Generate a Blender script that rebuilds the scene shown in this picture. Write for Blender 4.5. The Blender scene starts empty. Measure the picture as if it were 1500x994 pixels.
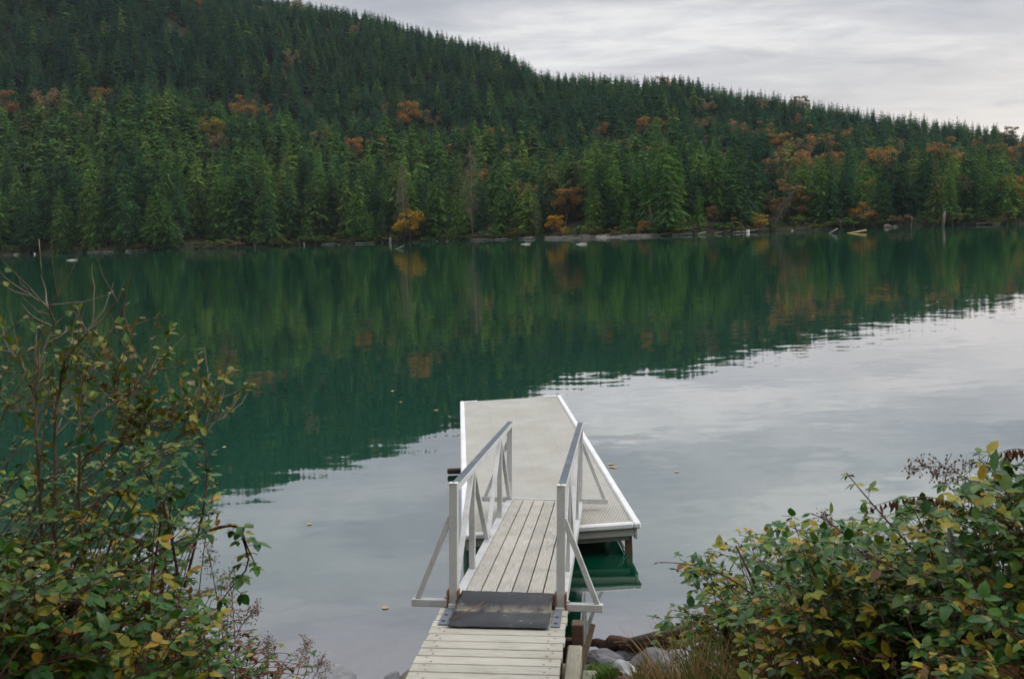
import bpy, math, random
import numpy as np
from math import sin, cos, pi, radians, atan, atan2, hypot, sqrt
from mathutils import Vector, Matrix, noise

random.seed(7)
rng = np.random.default_rng(7)
sc = bpy.context.scene
col = sc.collection

# ------------------------------------------------------------------ camera model
FP, CH = 1500.0, 4.4
ROLL = radians(1.95)
PITCH = atan(160 * cos(ROLL) / FP)
F = Vector((0, cos(PITCH), -sin(PITCH)))
R0, U0 = Vector((1, 0, 0)), Vector((0, sin(PITCH), cos(PITCH)))
RT = cos(ROLL) * R0 - sin(ROLL) * U0
UP = cos(ROLL) * U0 + sin(ROLL) * R0
CAM = Vector((0, 0, CH))

def ray(x, y): return F + RT * ((x - 750) / FP) - UP * ((y - 497) / FP)
def atz(x, y, z=0.0):
    d = ray(x, y); return CAM + d * ((z - CH) / d.z)
def atY(x, y, Y):
    d = ray(x, y); return CAM + d * (Y / d.y)
def proj(p):
    d = Vector(p) - CAM; w = d.dot(F)
    return 750 + FP * d.dot(RT) / w, 497 - FP * d.dot(UP) / w

cam_d = bpy.data.cameras.new("camera")
cam = bpy.data.objects.new("camera", cam_d)
col.objects.link(cam)
cam.matrix_world = Matrix(((RT.x, UP.x, -F.x, 0), (RT.y, UP.y, -F.y, 0), (RT.z, UP.z, -F.z, CH), (0, 0, 0, 1)))
cam_d.lens = 36.0
cam_d.sensor_width = 36.0
cam_d.clip_start = 0.1
cam_d.clip_end = 6000
cam_d.dof.use_dof = True
cam_d.dof.focus_distance = 14.0
cam_d.dof.aperture_fstop = 5.6
sc.camera = cam

# ------------------------------------------------------------------ tagging and mesh helpers
def tag(o, label=None, cat=None, group=None, kind=None):
    if label: o["label"] = label
    if cat: o["category"] = cat
    if group: o["group"] = group
    if kind: o["kind"] = kind
    return o

def empty(name, loc, label=None, cat=None, group=None):
    o = bpy.data.objects.new(name, None)
    o.empty_display_size = 0.2
    col.objects.link(o)
    o.location = loc
    return tag(o, label, cat, group)

class MB:
    """collects polygons; builds them as one mesh object"""
    def __init__(self):
        self.v, self.f, self.sm, self.mi = [], [], [], []
    def poly(self, pts, smooth=False, mi=0):
        n = len(self.v)
        self.v.extend([tuple(p) for p in pts]); self.f.append(tuple(range(n, n + len(pts))))
        self.sm.append(smooth); self.mi.append(mi)
    def add(self, verts, faces, smooth=False, mi=0):
        n = len(self.v)
        self.v.extend([tuple(p) for p in verts])
        for f in faces:
            self.f.append(tuple(i + n for i in f)); self.sm.append(smooth); self.mi.append(mi)
    def hexa(self, c8, mi=0):
        self.add(c8, [(0, 3, 2, 1), (4, 5, 6, 7), (0, 1, 5, 4), (1, 2, 6, 5), (2, 3, 7, 6), (3, 0, 4, 7)], mi=mi)
    def box(self, o, ax, ay, az, x0, x1, y0, y1, z0, z1, ch=0.0, mi=0):
        """box in the frame (o, ax, ay, az), edges chamfered by ch"""
        P = lambda x, y, z: o + ax * x + ay * y + az * z
        if ch <= 0:
            self.hexa([P(x0, y0, z0), P(x1, y0, z0), P(x1, y1, z0), P(x0, y1, z0),
                       P(x0, y0, z1), P(x1, y0, z1), P(x1, y1, z1), P(x0, y1, z1)], mi)
            return
        X, Y, Z = (x0, x1), (y0, y1), (z0, z1)
        vs, idx = [], {}
        for i in (0, 1):
            for j in (0, 1):
                for k in (0, 1):
                    sx, sy, sz = (1 - 2 * i) * ch, (1 - 2 * j) * ch, (1 - 2 * k) * ch
                    idx[i, j, k, 0] = len(vs); vs.append(P(X[i], Y[j] + sy, Z[k] + sz))
                    idx[i, j, k, 1] = len(vs); vs.append(P(X[i] + sx, Y[j], Z[k] + sz))
                    idx[i, j, k, 2] = len(vs); vs.append(P(X[i] + sx, Y[j] + sy, Z[k]))
        fs = []
        for i in (0, 1):
            q = [idx[i, 0, 0, 0], idx[i, 1, 0, 0], idx[i, 1, 1, 0], idx[i, 0, 1, 0]]; fs.append(q if i else q[::-1])
            q = [idx[0, i, 0, 1], idx[1, i, 0, 1], idx[1, i, 1, 1], idx[0, i, 1, 1]]; fs.append(q[::-1] if i else q)
            q = [idx[0, 0, i, 2], idx[1, 0, i, 2], idx[1, 1, i, 2], idx[0, 1, i, 2]]; fs.append(q if i else q[::-1])
        for a in (0, 1):
            for b in (0, 1):
                fs.append([idx[a, b, 0, 0], idx[a, b, 1, 0], idx[a, b, 1, 1], idx[a, b, 0, 1]])
                fs.append([idx[a, 0, b, 0], idx[a, 1, b, 0], idx[a, 1, b, 2], idx[a, 0, b, 2]])
                fs.append([idx[0, a, b, 1], idx[1, a, b, 1], idx[1, a, b, 2], idx[0, a, b, 2]])
        for i in (0, 1):
            for j in (0, 1):
                for k in (0, 1):
                    fs.append([idx[i, j, k, 0], idx[i, j, k, 1], idx[i, j, k, 2]])
        self.add(vs, fs, mi=mi)
    def bar(self, p, q, w, h, up=Vector((0, 0, 1)), ch=0.004):
        """square bar from p to q, w wide and h thick"""
        p, q = Vector(p), Vector(q); ay = (q - p); L = ay.length; ay = ay / L
        ax = ay.cross(up)
        if ax.length < 1e-4: ax = Vector((1, 0, 0))
        ax.normalize(); az = ax.cross(ay)
        self.box(p, ax, ay, az, -w / 2, w / 2, 0, L, -h / 2, h / 2, ch)
    def tube(self, pts, r, n=6, smooth=True, cap=True, mi=0):
        pts = [Vector(p) for p in pts]
        if not isinstance(r, (list, tuple)): r = [r] * len(pts)
        base = len(self.v); u = None
        for i, p in enumerate(pts):
            t = (pts[min(i + 1, len(pts) - 1)] - pts[max(i - 1, 0)])
            t = t.normalized() if t.length > 1e-9 else Vector((0, 0, 1))
            if u is None:
                u = t.cross(Vector((0.31, 0.2, 0.93)))
                if u.length < 0.05: u = t.cross(Vector((1, 0, 0)))
            u = (u - t * u.dot(t)).normalized(); w = t.cross(u)
            for k in range(n):
                a = 2 * pi * k / n
                self.v.append(tuple(p + (u * cos(a) + w * sin(a)) * r[i]))
        for i in range(len(pts) - 1):
            for k in range(n):
                a, b = base + i * n + k, base + i * n + (k + 1) % n
                self.f.append((a, b, b + n, a + n)); self.sm.append(smooth); self.mi.append(mi)
        if cap:
            self.f.append(tuple(base + k for k in range(n))[::-1]); self.sm.append(False); self.mi.append(mi)
            e = base + (len(pts) - 1) * n
            self.f.append(tuple(e + k for k in range(n))); self.sm.append(False); self.mi.append(mi)
    def mesh(self, name, mats):
        me = bpy.data.meshes.new(name)
        me.from_pydata(self.v, [], self.f)
        me.polygons.foreach_set("use_smooth", self.sm)
        for m in (mats if isinstance(mats, (list, tuple)) else [mats]): me.materials.append(m)
        if any(self.mi): me.polygons.foreach_set("material_index", self.mi)
        me.update()
        return me
    def build(self, name, mats, parent=None, origin=None):
        if origin is not None:
            self.v = [(x - origin[0], y - origin[1], z - origin[2]) for x, y, z in self.v]
        o = bpy.data.objects.new(name, self.mesh(name, mats))
        col.objects.link(o)
        if parent is not None: o.parent = parent
        elif origin is not None: o.location = origin
        return o

# ------------------------------------------------------------------ materials
def mat(name):
    m = bpy.data.materials.new(name); m.use_nodes = True
    nt = m.node_tree; nt.nodes.clear()
    return m, nt
def N(nt, t, **kw):
    n = nt.nodes.new(t)
    for k, v in kw.items(): setattr(n, k, v)
    return n
def L(nt, a, b): nt.links.new(a, b)
def val(nt, op, a, b=None, c=None, clamp=False):
    n = N(nt, "ShaderNodeMath", operation=op); n.use_clamp = clamp
    for i, x in enumerate((a, b, c)):
        if x is None: continue
        if isinstance(x, (int, float)): n.inputs[i].default_value = x
        else: L(nt, x, n.inputs[i])
    return n.outputs[0]
def ramp(nt, fac, stops, interp="LINEAR"):
    r = N(nt, "ShaderNodeValToRGB"); cr = r.color_ramp; cr.interpolation = interp
    while len(cr.elements) < len(stops): cr.elements.new(0.5)
    for e, (p, c) in zip(cr.elements, stops):
        e.position = p; e.color = (*c, 1) if len(c) == 3 else c
    L(nt, fac, r.inputs[0]); return r.outputs[0]
def mixc(nt, fac, a, b, blend="MIX"):
    n = N(nt, "ShaderNodeMix", data_type="RGBA", blend_type=blend)
    for s, x in ((n.inputs[0], fac), (n.inputs[6], a), (n.inputs[7], b)):
        if isinstance(x, (int, float)): s.default_value = x
        elif isinstance(x, tuple): s.default_value = (*x, 1)
        else: L(nt, x, s)
    return n.outputs[2]
def coords(nt, scale=(1, 1, 1), rot=(0, 0, 0), kind="Object"):
    t = N(nt, "ShaderNodeTexCoord"); m = N(nt, "ShaderNodeMapping")
    m.inputs["Scale"].default_value = scale; m.inputs["Rotation"].default_value = rot
    L(nt, t.outputs[kind], m.inputs[0]); return m.outputs[0]
def noise_tex(nt, vec, scale, detail=3.0, rough=0.55):
    n = N(nt, "ShaderNodeTexNoise"); n.inputs["Scale"].default_value = scale
    n.inputs["Detail"].default_value = detail; n.inputs["Roughness"].default_value = rough
    L(nt, vec, n.inputs["Vector"]); return n
def principled(nt, colour, rough=0.6, metal=0.0, bump=None, bump_s=0.3, bump_d=0.01, spec=None, trans=None):
    p = N(nt, "ShaderNodeBsdfPrincipled"); o = N(nt, "ShaderNodeOutputMaterial")
    if isinstance(colour, tuple): p.inputs["Base Color"].default_value = (*colour, 1)
    else: L(nt, colour, p.inputs["Base Color"])
    if isinstance(rough, (int, float)): p.inputs["Roughness"].default_value = rough
    else: L(nt, rough, p.inputs["Roughness"])
    p.inputs["Metallic"].default_value = metal
    if spec is not None: p.inputs["Specular IOR Level"].default_value = spec
    if bump is not None:
        b = N(nt, "ShaderNodeBump"); b.inputs["Strength"].default_value = bump_s; b.inputs["Distance"].default_value = bump_d
        L(nt, bump, b.inputs["Height"]); L(nt, b.outputs[0], p.inputs["Normal"])
    L(nt, p.outputs[0], o.inputs[0])
    return p

def rand_island(nt): return N(nt, "ShaderNodeNewGeometry").outputs["Random Per Island"]

def leaf_mat(name, stops, rough=0.42, var=0.35, spec=0.4, nscale=35.0, trans=0.15):
    m, nt = mat(name)
    r = rand_island(nt)
    c = ramp(nt, r, stops)
    nz = noise_tex(nt, coords(nt), nscale, 2)
    c = mixc(nt, var, c, mixc(nt, 1.0, c, ramp(nt, nz.outputs[0], [(0.3, (0.35, 0.35, 0.3)), (0.7, (1.5, 1.4, 1.2))]), "MULTIPLY"))
    p = principled(nt, c, rough, spec=spec)
    if trans:
        out = [n for n in nt.nodes if n.type == "OUTPUT_MATERIAL"][0]
        t = N(nt, "ShaderNodeBsdfTranslucent"); L(nt, c, t.inputs[0])
        mx = N(nt, "ShaderNodeMixShader"); mx.inputs[0].default_value = trans
        L(nt, p.outputs[0], mx.inputs[1]); L(nt, t.outputs[0], mx.inputs[2]); L(nt, mx.outputs[0], out.inputs[0])
    return m

def crown_mat(name, stops, isl=0.5):
    """far tree foliage: one tone per tree, jittered per spray"""
    m, nt = mat(name)
    oi = N(nt, "ShaderNodeObjectInfo")
    c = ramp(nt, oi.outputs["Random"], stops)
    r = rand_island(nt)
    k = val(nt, "MULTIPLY_ADD", r, 2 * isl, 1 - isl)
    mul = N(nt, "ShaderNodeCombineColor"); L(nt, k, mul.inputs[0]); L(nt, k, mul.inputs[1]); L(nt, val(nt, "MULTIPLY", k, 0.92), mul.inputs[2])
    c = mixc(nt, 1.0, c, mul.outputs[0], "MULTIPLY")
    p = principled(nt, c, 0.8, spec=0.12)
    out = [n for n in nt.nodes if n.type == "OUTPUT_MATERIAL"][0]
    t = N(nt, "ShaderNodeBsdfTranslucent"); L(nt, c, t.inputs[0])
    mx = N(nt, "ShaderNodeMixShader"); mx.inputs[0].default_value = 0.38
    L(nt, p.outputs[0], mx.inputs[1]); L(nt, t.outputs[0], mx.inputs[2]); L(nt, mx.outputs[0], out.inputs[0])
    return m

def bark_mat(name, c0, c1, scale=6.0, stretch=(1, 1, 0.2)):
    m, nt = mat(name)
    nz = noise_tex(nt, coords(nt, stretch), scale, 4, 0.65)
    principled(nt, ramp(nt, nz.outputs[0], [(0.3, c0), (0.7, c1)]), 0.85, bump=nz.outputs[0], bump_s=0.6, bump_d=0.02)
    return m

M = {}
M["cedar"] = crown_mat("cedar_foliage", [(0.0, (0.115, 0.235, 0.040)), (0.2, (0.040, 0.110, 0.034)), (0.4, (0.130, 0.250, 0.044)), (0.55, (0.060, 0.150, 0.040)), (0.75, (0.165, 0.255, 0.050)), (0.9, (0.036, 0.100, 0.040)), (1.0, (0.15, 0.175, 0.055))])
M["fir"] = crown_mat("fir_foliage", [(0.0, (0.018, 0.072, 0.040)), (0.4, (0.040, 0.120, 0.052)), (0.7, (0.070, 0.155, 0.050)), (1.0, (0.018, 0.060, 0.036))])
M["fir_hill"] = crown_mat("hill_fir_foliage", [(0.0, (0.020, 0.098, 0.062)), (0.45, (0.034, 0.130, 0.070)), (0.8, (0.060, 0.165, 0.070)), (1.0, (0.095, 0.190, 0.062))], 0.3)
M["orange"] = crown_mat("orange_foliage", [(0.0, (0.36, 0.175, 0.058)), (0.4, (0.40, 0.225, 0.06)), (0.75, (0.29, 0.155, 0.065)), (1.0, (0.33, 0.21, 0.09))])
M["brown"] = crown_mat("brown_foliage", [(0.0, (0.27, 0.185, 0.095)), (0.5, (0.22, 0.175, 0.10)), (1.0, (0.32, 0.205, 0.09))])
M["yellow"] = crown_mat("yellow_foliage", [(0.0, (0.55, 0.30, 0.025)), (1.0, (0.46, 0.34, 0.03))])
M["olive"] = crown_mat("olive_foliage", [(0.0, (0.20, 0.22, 0.035)), (0.5, (0.13, 0.19, 0.035)), (1.0, (0.26, 0.21, 0.04))])
M["grey_twig"] = crown_mat("grey_twigs", [(0.0, (0.13, 0.12, 0.085)), (1.0, (0.17, 0.15, 0.11))])
M["bark"] = bark_mat("conifer_bark", (0.05, 0.035, 0.028), (0.13, 0.10, 0.08), 2.0)
M["pale_bark"] = bark_mat("pale_bark", (0.16, 0.14, 0.12), (0.34, 0.31, 0.27), 2.0)
M["grey_bark"] = bark_mat("grey_bark", (0.09, 0.08, 0.07), (0.20, 0.18, 0.155), 2.0)
M["drift"] = bark_mat("driftwood", (0.16, 0.145, 0.13), (0.36, 0.33, 0.30), 1.4, (0.3, 0.3, 0.3))
M["drift_brown"] = bark_mat("brown_driftwood", (0.10, 0.07, 0.05), (0.26, 0.19, 0.13), 1.4, (0.3, 0.3, 0.3))
M["yellow_wood"] = bark_mat("yellow_wood", (0.34, 0.24, 0.07), (0.50, 0.38, 0.13), 1.4, (0.3, 0.3, 0.3))
M["white_wood"] = bark_mat("bleached_wood", (0.48, 0.46, 0.43), (0.72, 0.70, 0.66), 1.4, (0.3, 0.3, 0.3))
M["rot"] = bark_mat("rotten_log", (0.010, 0.006, 0.005), (0.10, 0.046, 0.022), 16.0, (0.22, 1, 1))
M["twig"] = bark_mat("twig_bark", (0.13, 0.095, 0.07), (0.32, 0.25, 0.19), 30.0)
M["stem"] = bark_mat("stem_bark", (0.10, 0.085, 0.05), (0.24, 0.20, 0.12), 20.0)
M["cane"] = bark_mat("bramble_cane", (0.055, 0.024, 0.021), (0.17, 0.068, 0.055), 20.0)
M["dry"] = bark_mat("dry_stalk", (0.10, 0.055, 0.035), (0.24, 0.14, 0.09), 25.0)
GREEN = [(0.0, (0.020, 0.082, 0.014)), (0.35, (0.042, 0.138, 0.019)), (0.6, (0.072, 0.178, 0.021)), (0.8, (0.135, 0.215, 0.022)), (0.93, (0.25, 0.26, 0.025)), (1.0, (0.38, 0.25, 0.022))]
M["leaf_green"] = leaf_mat("bramble_leaf", GREEN, 0.34, spec=0.42)
M["leaf_yellow"] = leaf_mat("yellowing_leaf", [(0.0, (0.42, 0.33, 0.025)), (0.3, (0.30, 0.30, 0.03)), (0.55, (0.20, 0.26, 0.03)), (0.8, (0.46, 0.27, 0.025)), (0.95, (0.32, 0.14, 0.03)), (1.0, (0.15, 0.07, 0.03))], 0.45)
M["leaf_shrub"] = leaf_mat("shrub_leaf", [(0.0, (0.07, 0.165, 0.022)), (0.35, (0.14, 0.23, 0.026)), (0.6, (0.28, 0.28, 0.03)), (0.8, (0.34, 0.22, 0.045)), (0.93, (0.26, 0.13, 0.05)), (1.0, (0.42, 0.42, 0.22))], 0.45)
M["leaf_rust"] = leaf_mat("rusty_leaf", [(0.0, (0.17, 0.07, 0.025)), (0.5, (0.24, 0.105, 0.03)), (0.8, (0.10, 0.05, 0.025)), (1.0, (0.10, 0.10, 0.03))], 0.55)
M["leaf_dead"] = leaf_mat("withered_leaf", [(0.0, (0.13, 0.055, 0.035)), (1.0, (0.22, 0.10, 0.06))], 0.7)
M["grass"] = leaf_mat("grass_blade", [(0.0, (0.50, 0.37, 0.18)), (0.3, (0.38, 0.24, 0.10)), (0.55, (0.26, 0.125, 0.055)), (0.75, (0.16, 0.20, 0.045)), (1.0, (0.08, 0.17, 0.03))], 0.6)
M["moss_blade"] = leaf_mat("green_grass", [(0.0, (0.05, 0.13, 0.015)), (0.7, (0.09, 0.17, 0.02)), (1.0, (0.16, 0.17, 0.04))], 0.6)
M["litter"] = leaf_mat("fallen_leaf", [(0.0, (0.22, 0.10, 0.04)), (0.5, (0.30, 0.17, 0.07)), (1.0, (0.14, 0.07, 0.04))], 0.6)
M["float_leaf"] = leaf_mat("floating_leaf", [(0.0, (0.50, 0.30, 0.12)), (0.6, (0.55, 0.40, 0.20)), (1.0, (0.42, 0.16, 0.10))], 0.5)

def metal_mat(name, c, rough=0.45, dirt=0.5, metal=0.0, grime=(0.20, 0.19, 0.15), rust=0.0):
    m, nt = mat(name)
    v = coords(nt)
    n1 = noise_tex(nt, v, 3.0, 5, 0.65); n2 = noise_tex(nt, v, 40.0, 3)
    d = ramp(nt, n1.outputs[0], [(0.48, (0, 0, 0)), (0.75, (dirt, dirt, dirt))])
    cc = mixc(nt, d, c, grime)
    cc = mixc(nt, 0.18, cc, mixc(nt, 1.0, cc, ramp(nt, n2.outputs[0], [(0.3, (0.6, 0.6, 0.6)), (0.7, (1.25, 1.25, 1.25))]), "MULTIPLY"))
    if rust:
        st = noise_tex(nt, coords(nt, (9, 9, 1.6)), 3.0, 4, 0.6)
        cc = mixc(nt, ramp(nt, st.outputs[0], [(0.62, (0, 0, 0)), (0.74, (rust, rust, rust))]), cc, (0.27, 0.19, 0.12))
    principled(nt, cc, rough, metal, bump=n2.outputs[0], bump_s=0.06, bump_d=0.003)
    return m
M["alu"] = metal_mat("white_aluminium", (0.58, 0.585, 0.58), 0.42, 0.5, rust=0.55)
M["alu_grey"] = metal_mat("grey_aluminium", (0.085, 0.105, 0.13), 0.6, 0.5, grime=(0.24, 0.26, 0.28))
M["trim"] = metal_mat("white_edge_trim", (0.78, 0.78, 0.77), 0.5, 0.25)
M["fascia"] = metal_mat("weathered_fascia", (0.40, 0.39, 0.36), 0.7, 0.6)
M["strap"] = metal_mat("galvanised_steel", (0.13, 0.15, 0.18), 0.5, 0.5, grime=(0.22, 0.23, 0.25))
M["rust"] = metal_mat("rusty_steel", (0.23, 0.085, 0.035), 0.85, 0.7, grime=(0.07, 0.03, 0.02))
M["bolt"] = metal_mat("steel_bolt", (0.42, 0.43, 0.44), 0.35, 0.3, metal=0.7)
M["float"] = metal_mat("black_float", (0.02, 0.022, 0.02), 0.6, 0.5, grime=(0.03, 0.05, 0.03))
M["frame_dark"] = metal_mat("dark_frame", (0.06, 0.06, 0.055), 0.7, 0.5, grime=(0.05, 0.06, 0.03))

def wood_mat(name, axis, tones, grain=(22.0, 0.9), green=0.5):
    """weathered planks; grain runs along the local axis 0=x, 1=y"""
    m, nt = mat(name)
    s = (grain[1], grain[0], grain[0]) if axis == 0 else (grain[0], grain[1], grain[0])
    isl = rand_island(nt)
    off = N(nt, "ShaderNodeCombineXYZ"); L(nt, val(nt, "MULTIPLY", isl, 37.0), off.inputs[0]); L(nt, val(nt, "MULTIPLY", isl, 91.0), off.inputs[1])
    ad = N(nt, "ShaderNodeVectorMath", operation="ADD"); L(nt, coords(nt, s), ad.inputs[0]); L(nt, off.outputs[0], ad.inputs[1])
    g = noise_tex(nt, ad.outputs[0], 4.0, 6, 0.7)
    b = noise_tex(nt, coords(nt), 2.3, 4, 0.6)
    kn = noise_tex(nt, coords(nt, (3.2, 9, 9) if axis == 0 else (9, 3.2, 9)), 1.0, 1)
    c = ramp(nt, g.outputs[0], [(0.28, tones[0]), (0.5, tones[1]), (0.75, tones[2])])
    k = val(nt, "MULTIPLY_ADD", isl, 0.16, 0.92)
    kk = N(nt, "ShaderNodeCombineColor")
    for i in range(3): L(nt, k, kk.inputs[i])
    c = mixc(nt, 1.0, c, kk.outputs[0], "MULTIPLY")
    st = ramp(nt, b.outputs[0], [(0.5, (0, 0, 0)), (0.78, (green, green, green))])
    c = mixc(nt, st, c, (0.23, 0.22, 0.135))
    c = mixc(nt, ramp(nt, kn.outputs[0], [(0.74, (0, 0, 0)), (0.80, (0.7, 0.7, 0.7))]), c, (0.11, 0.085, 0.06))
    principled(nt, c, 0.75, bump=g.outputs[0], bump_s=0.35, bump_d=0.004)
    return m
TONES = [(0.26, 0.24, 0.20), (0.43, 0.405, 0.355), (0.56, 0.53, 0.48)]
M["plank_y"] = wood_mat("gangway_planks", 1, TONES)
M["plank_x"] = wood_mat("landing_planks", 0, [(0.28, 0.26, 0.21), (0.46, 0.435, 0.37), (0.59, 0.565, 0.50)], green=0.6)
M["timber"] = wood_mat("pale_timber", 1, [(0.20, 0.18, 0.13), (0.33, 0.305, 0.23), (0.42, 0.40, 0.32)], green=0.8)
M["old_post"] = wood_mat("old_post", 0, [(0.09, 0.08, 0.065), (0.17, 0.155, 0.13), (0.25, 0.23, 0.20)], green=0.4)
M["algae_wood"] = wood_mat("stained_post", 0, [(0.05, 0.028, 0.018), (0.11, 0.065, 0.04), (0.17, 0.11, 0.07)], green=0.2)

def rubber():
    m, nt = mat("rubber")
    v = coords(nt); n = noise_tex(nt, v, 3.2, 6, 0.7); n2 = noise_tex(nt, v, 14, 4)
    c = mixc(nt, ramp(nt, n.outputs[0], [(0.45, (0, 0, 0)), (0.72, (0.55, 0.55, 0.55))]), (0.022, 0.024, 0.030), (0.085, 0.08, 0.072))
    c = mixc(nt, ramp(nt, n2.outputs[0], [(0.66, (0, 0, 0)), (0.72, (0.6, 0.6, 0.6))]), c, (0.26, 0.24, 0.19))
    sx = N(nt, "ShaderNodeSeparateXYZ"); L(nt, v, sx.inputs[0])
    dy = val(nt, "ABSOLUTE", val(nt, "ADD", val(nt, "MULTIPLY_ADD", sx.outputs[0], 0.105, sx.outputs[1]), 0.115))
    band = val(nt, "SUBTRACT", 1.0, val(nt, "MULTIPLY", dy, 16.0), clamp=True)
    c = mixc(nt, val(nt, "MULTIPLY", band, ramp(nt, n2.outputs[0], [(0.35, (0, 0, 0)), (0.6, (0.8, 0.8, 0.8))])), c, (0.30, 0.27, 0.21))
    principled(nt, c, 0.5, bump=n.outputs[0], bump_s=0.2, bump_d=0.004)
    return m
M["rubber"] = rubber()

def grating():
    """moulded beige deck panels with rows of small holes"""
    m, nt = mat("deck_grating")
    v = coords(nt)
    vo = N(nt, "ShaderNodeTexVoronoi"); vo.inputs["Scale"].default_value = 26.0; vo.inputs["Randomness"].default_value = 0.12
    sk = N(nt, "ShaderNodeMapping"); sk.inputs["Rotation"].default_value = (0, 0, 0.3); L(nt, v, sk.inputs[0]); L(nt, sk.outputs[0], vo.inputs["Vector"])
    n = noise_tex(nt, v, 1.6, 5, 0.6)
    n2 = noise_tex(nt, coords(nt, (1, 1, 1)), 0.55, 3)
    base = ramp(nt, n.outputs[0], [(0.3, (0.40, 0.385, 0.345)), (0.7, (0.51, 0.495, 0.455))])
    base = mixc(nt, ramp(nt, n2.outputs[0], [(0.42, (0, 0, 0)), (0.7, (0.5, 0.5, 0.5))]), base, (0.33, 0.31, 0.25))
    spot = noise_tex(nt, v, 5.5, 2)
    base = mixc(nt, ramp(nt, spot.outputs[0], [(0.70, (0, 0, 0)), (0.74, (0.55, 0.55, 0.55))]), base, (0.62, 0.60, 0.55))
    hole = ramp(nt, vo.outputs["Distance"], [(0.20, (1, 1, 1)), (0.34, (0, 0, 0))])
    c = mixc(nt, hole, base, (0.15, 0.14, 0.09))
    sx = N(nt, "ShaderNodeSeparateXYZ"); L(nt, v, sx.inputs[0])
    edge = val(nt, "SUBTRACT", 1.0, val(nt, "MULTIPLY", sx.outputs[1], 1.0), clamp=True)
    alg = val(nt, "MULTIPLY", edge, ramp(nt, noise_tex(nt, v, 3.0, 4).outputs[0], [(0.3, (0, 0, 0)), (0.7, (1, 1, 1))]))
    c = mixc(nt, val(nt, "MULTIPLY", alg, 0.55), c, (0.17, 0.16, 0.08))
    seam = N(nt, "ShaderNodeTexBrick"); seam.offset = 0.0
    seam.inputs["Scale"].default_value = 1.0; seam.inputs["Mortar Size"].default_value = 0.006
    seam.inputs["Brick Width"].default_value = 0.5633; seam.inputs["Row Height"].default_value = 1.35
    seam.inputs["Color1"].default_value = seam.inputs["Color2"].default_value = (1, 1, 1, 1); seam.inputs["Mortar"].default_value = (0.9, 0.89, 0.87, 1)
    L(nt, v, seam.inputs["Vector"])
    c = mixc(nt, 1.0, c, seam.outputs["Color"], "MULTIPLY")
    principled(nt, c, 0.6, bump=vo.outputs["Distance"], bump_s=0.5, bump_d=0.006)
    return m
M["grating"] = grating()

def rock_mat(name, a, b, moss=0.0):
    m, nt = mat(name)
    v = coords(nt); n = noise_tex(nt, v, 5, 6, 0.7); n2 = noise_tex(nt, v, 2.0, 3)
    c = ramp(nt, n.outputs[0], [(0.3, a), (0.7, b)])
    if moss: c = mixc(nt, ramp(nt, n2.outputs[0], [(0.45, (0, 0, 0)), (0.6, (moss, moss, moss))]), c, (0.05, 0.08, 0.02))
    principled(nt, c, 0.8, bump=n.outputs[0], bump_s=0.7, bump_d=0.03)
    return m
M["rock_white"] = rock_mat("pale_granite", (0.24, 0.245, 0.255), (0.44, 0.445, 0.45))
M["rock_grey"] = rock_mat("grey_stone", (0.10, 0.10, 0.115), (0.22, 0.22, 0.24))
M["rock_brown"] = rock_mat("brown_stone", (0.13, 0.11, 0.085), (0.33, 0.28, 0.22), 0.4)

def ground_mat():
    m, nt = mat("shore_ground")
    v = coords(nt)
    vo = N(nt, "ShaderNodeTexVoronoi"); vo.inputs["Scale"].default_value = 3.2; L(nt, v, vo.inputs["Vector"])
    n = noise_tex(nt, v, 2.0, 6, 0.65); n2 = noise_tex(nt, v, 14, 4)
    st = ramp(nt, vo.outputs["Color"], [(0.2, (0.13, 0.115, 0.10)), (0.5, (0.22, 0.20, 0.18)), (0.8, (0.30, 0.28, 0.26))])
    soil = ramp(nt, n2.outputs[0], [(0.3, (0.035, 0.025, 0.016)), (0.6, (0.09, 0.06, 0.035)), (0.8, (0.16, 0.11, 0.06))])
    moss = ramp(nt, n.outputs[0], [(0.48, (0, 0, 0)), (0.6, (1, 1, 1))])
    soil = mixc(nt, moss, soil, (0.05, 0.085, 0.018))
    sx = N(nt, "ShaderNodeSeparateXYZ"); L(nt, v, sx.inputs[0])
    h = val(nt, "ADD", sx.outputs[2], val(nt, "MULTIPLY", n.outputs[0], 0.3))
    f = ramp(nt, h, [(0.18, (0, 0, 0)), (0.42, (1, 1, 1))])
    principled(nt, mixc(nt, f, st, soil), 0.85, bump=vo.outputs["Distance"], bump_s=0.6, bump_d=0.08)
    return m
M["ground"] = ground_mat()

def hill_mat():
    m, nt = mat("forest_floor")
    v = coords(nt); n = noise_tex(nt, v, 0.12, 5, 0.6)
    c = ramp(nt, n.outputs[0], [(0.3, (0.016, 0.020, 0.010)), (0.55, (0.035, 0.036, 0.018)), (0.75, (0.07, 0.05, 0.03))])
    principled(nt, c, 0.95, spec=0.1)
    return m
M["hill"] = hill_mat()

def beach_mat():
    m, nt = mat("beach_gravel")
    n = noise_tex(nt, coords(nt), 0.6, 5, 0.7)
    principled(nt, ramp(nt, n.outputs[0], [(0.3, (0.12, 0.10, 0.085)), (0.55, (0.26, 0.23, 0.20)), (0.8, (0.38, 0.35, 0.32))]), 0.9)
    return m
M["beach"] = beach_mat()

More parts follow.
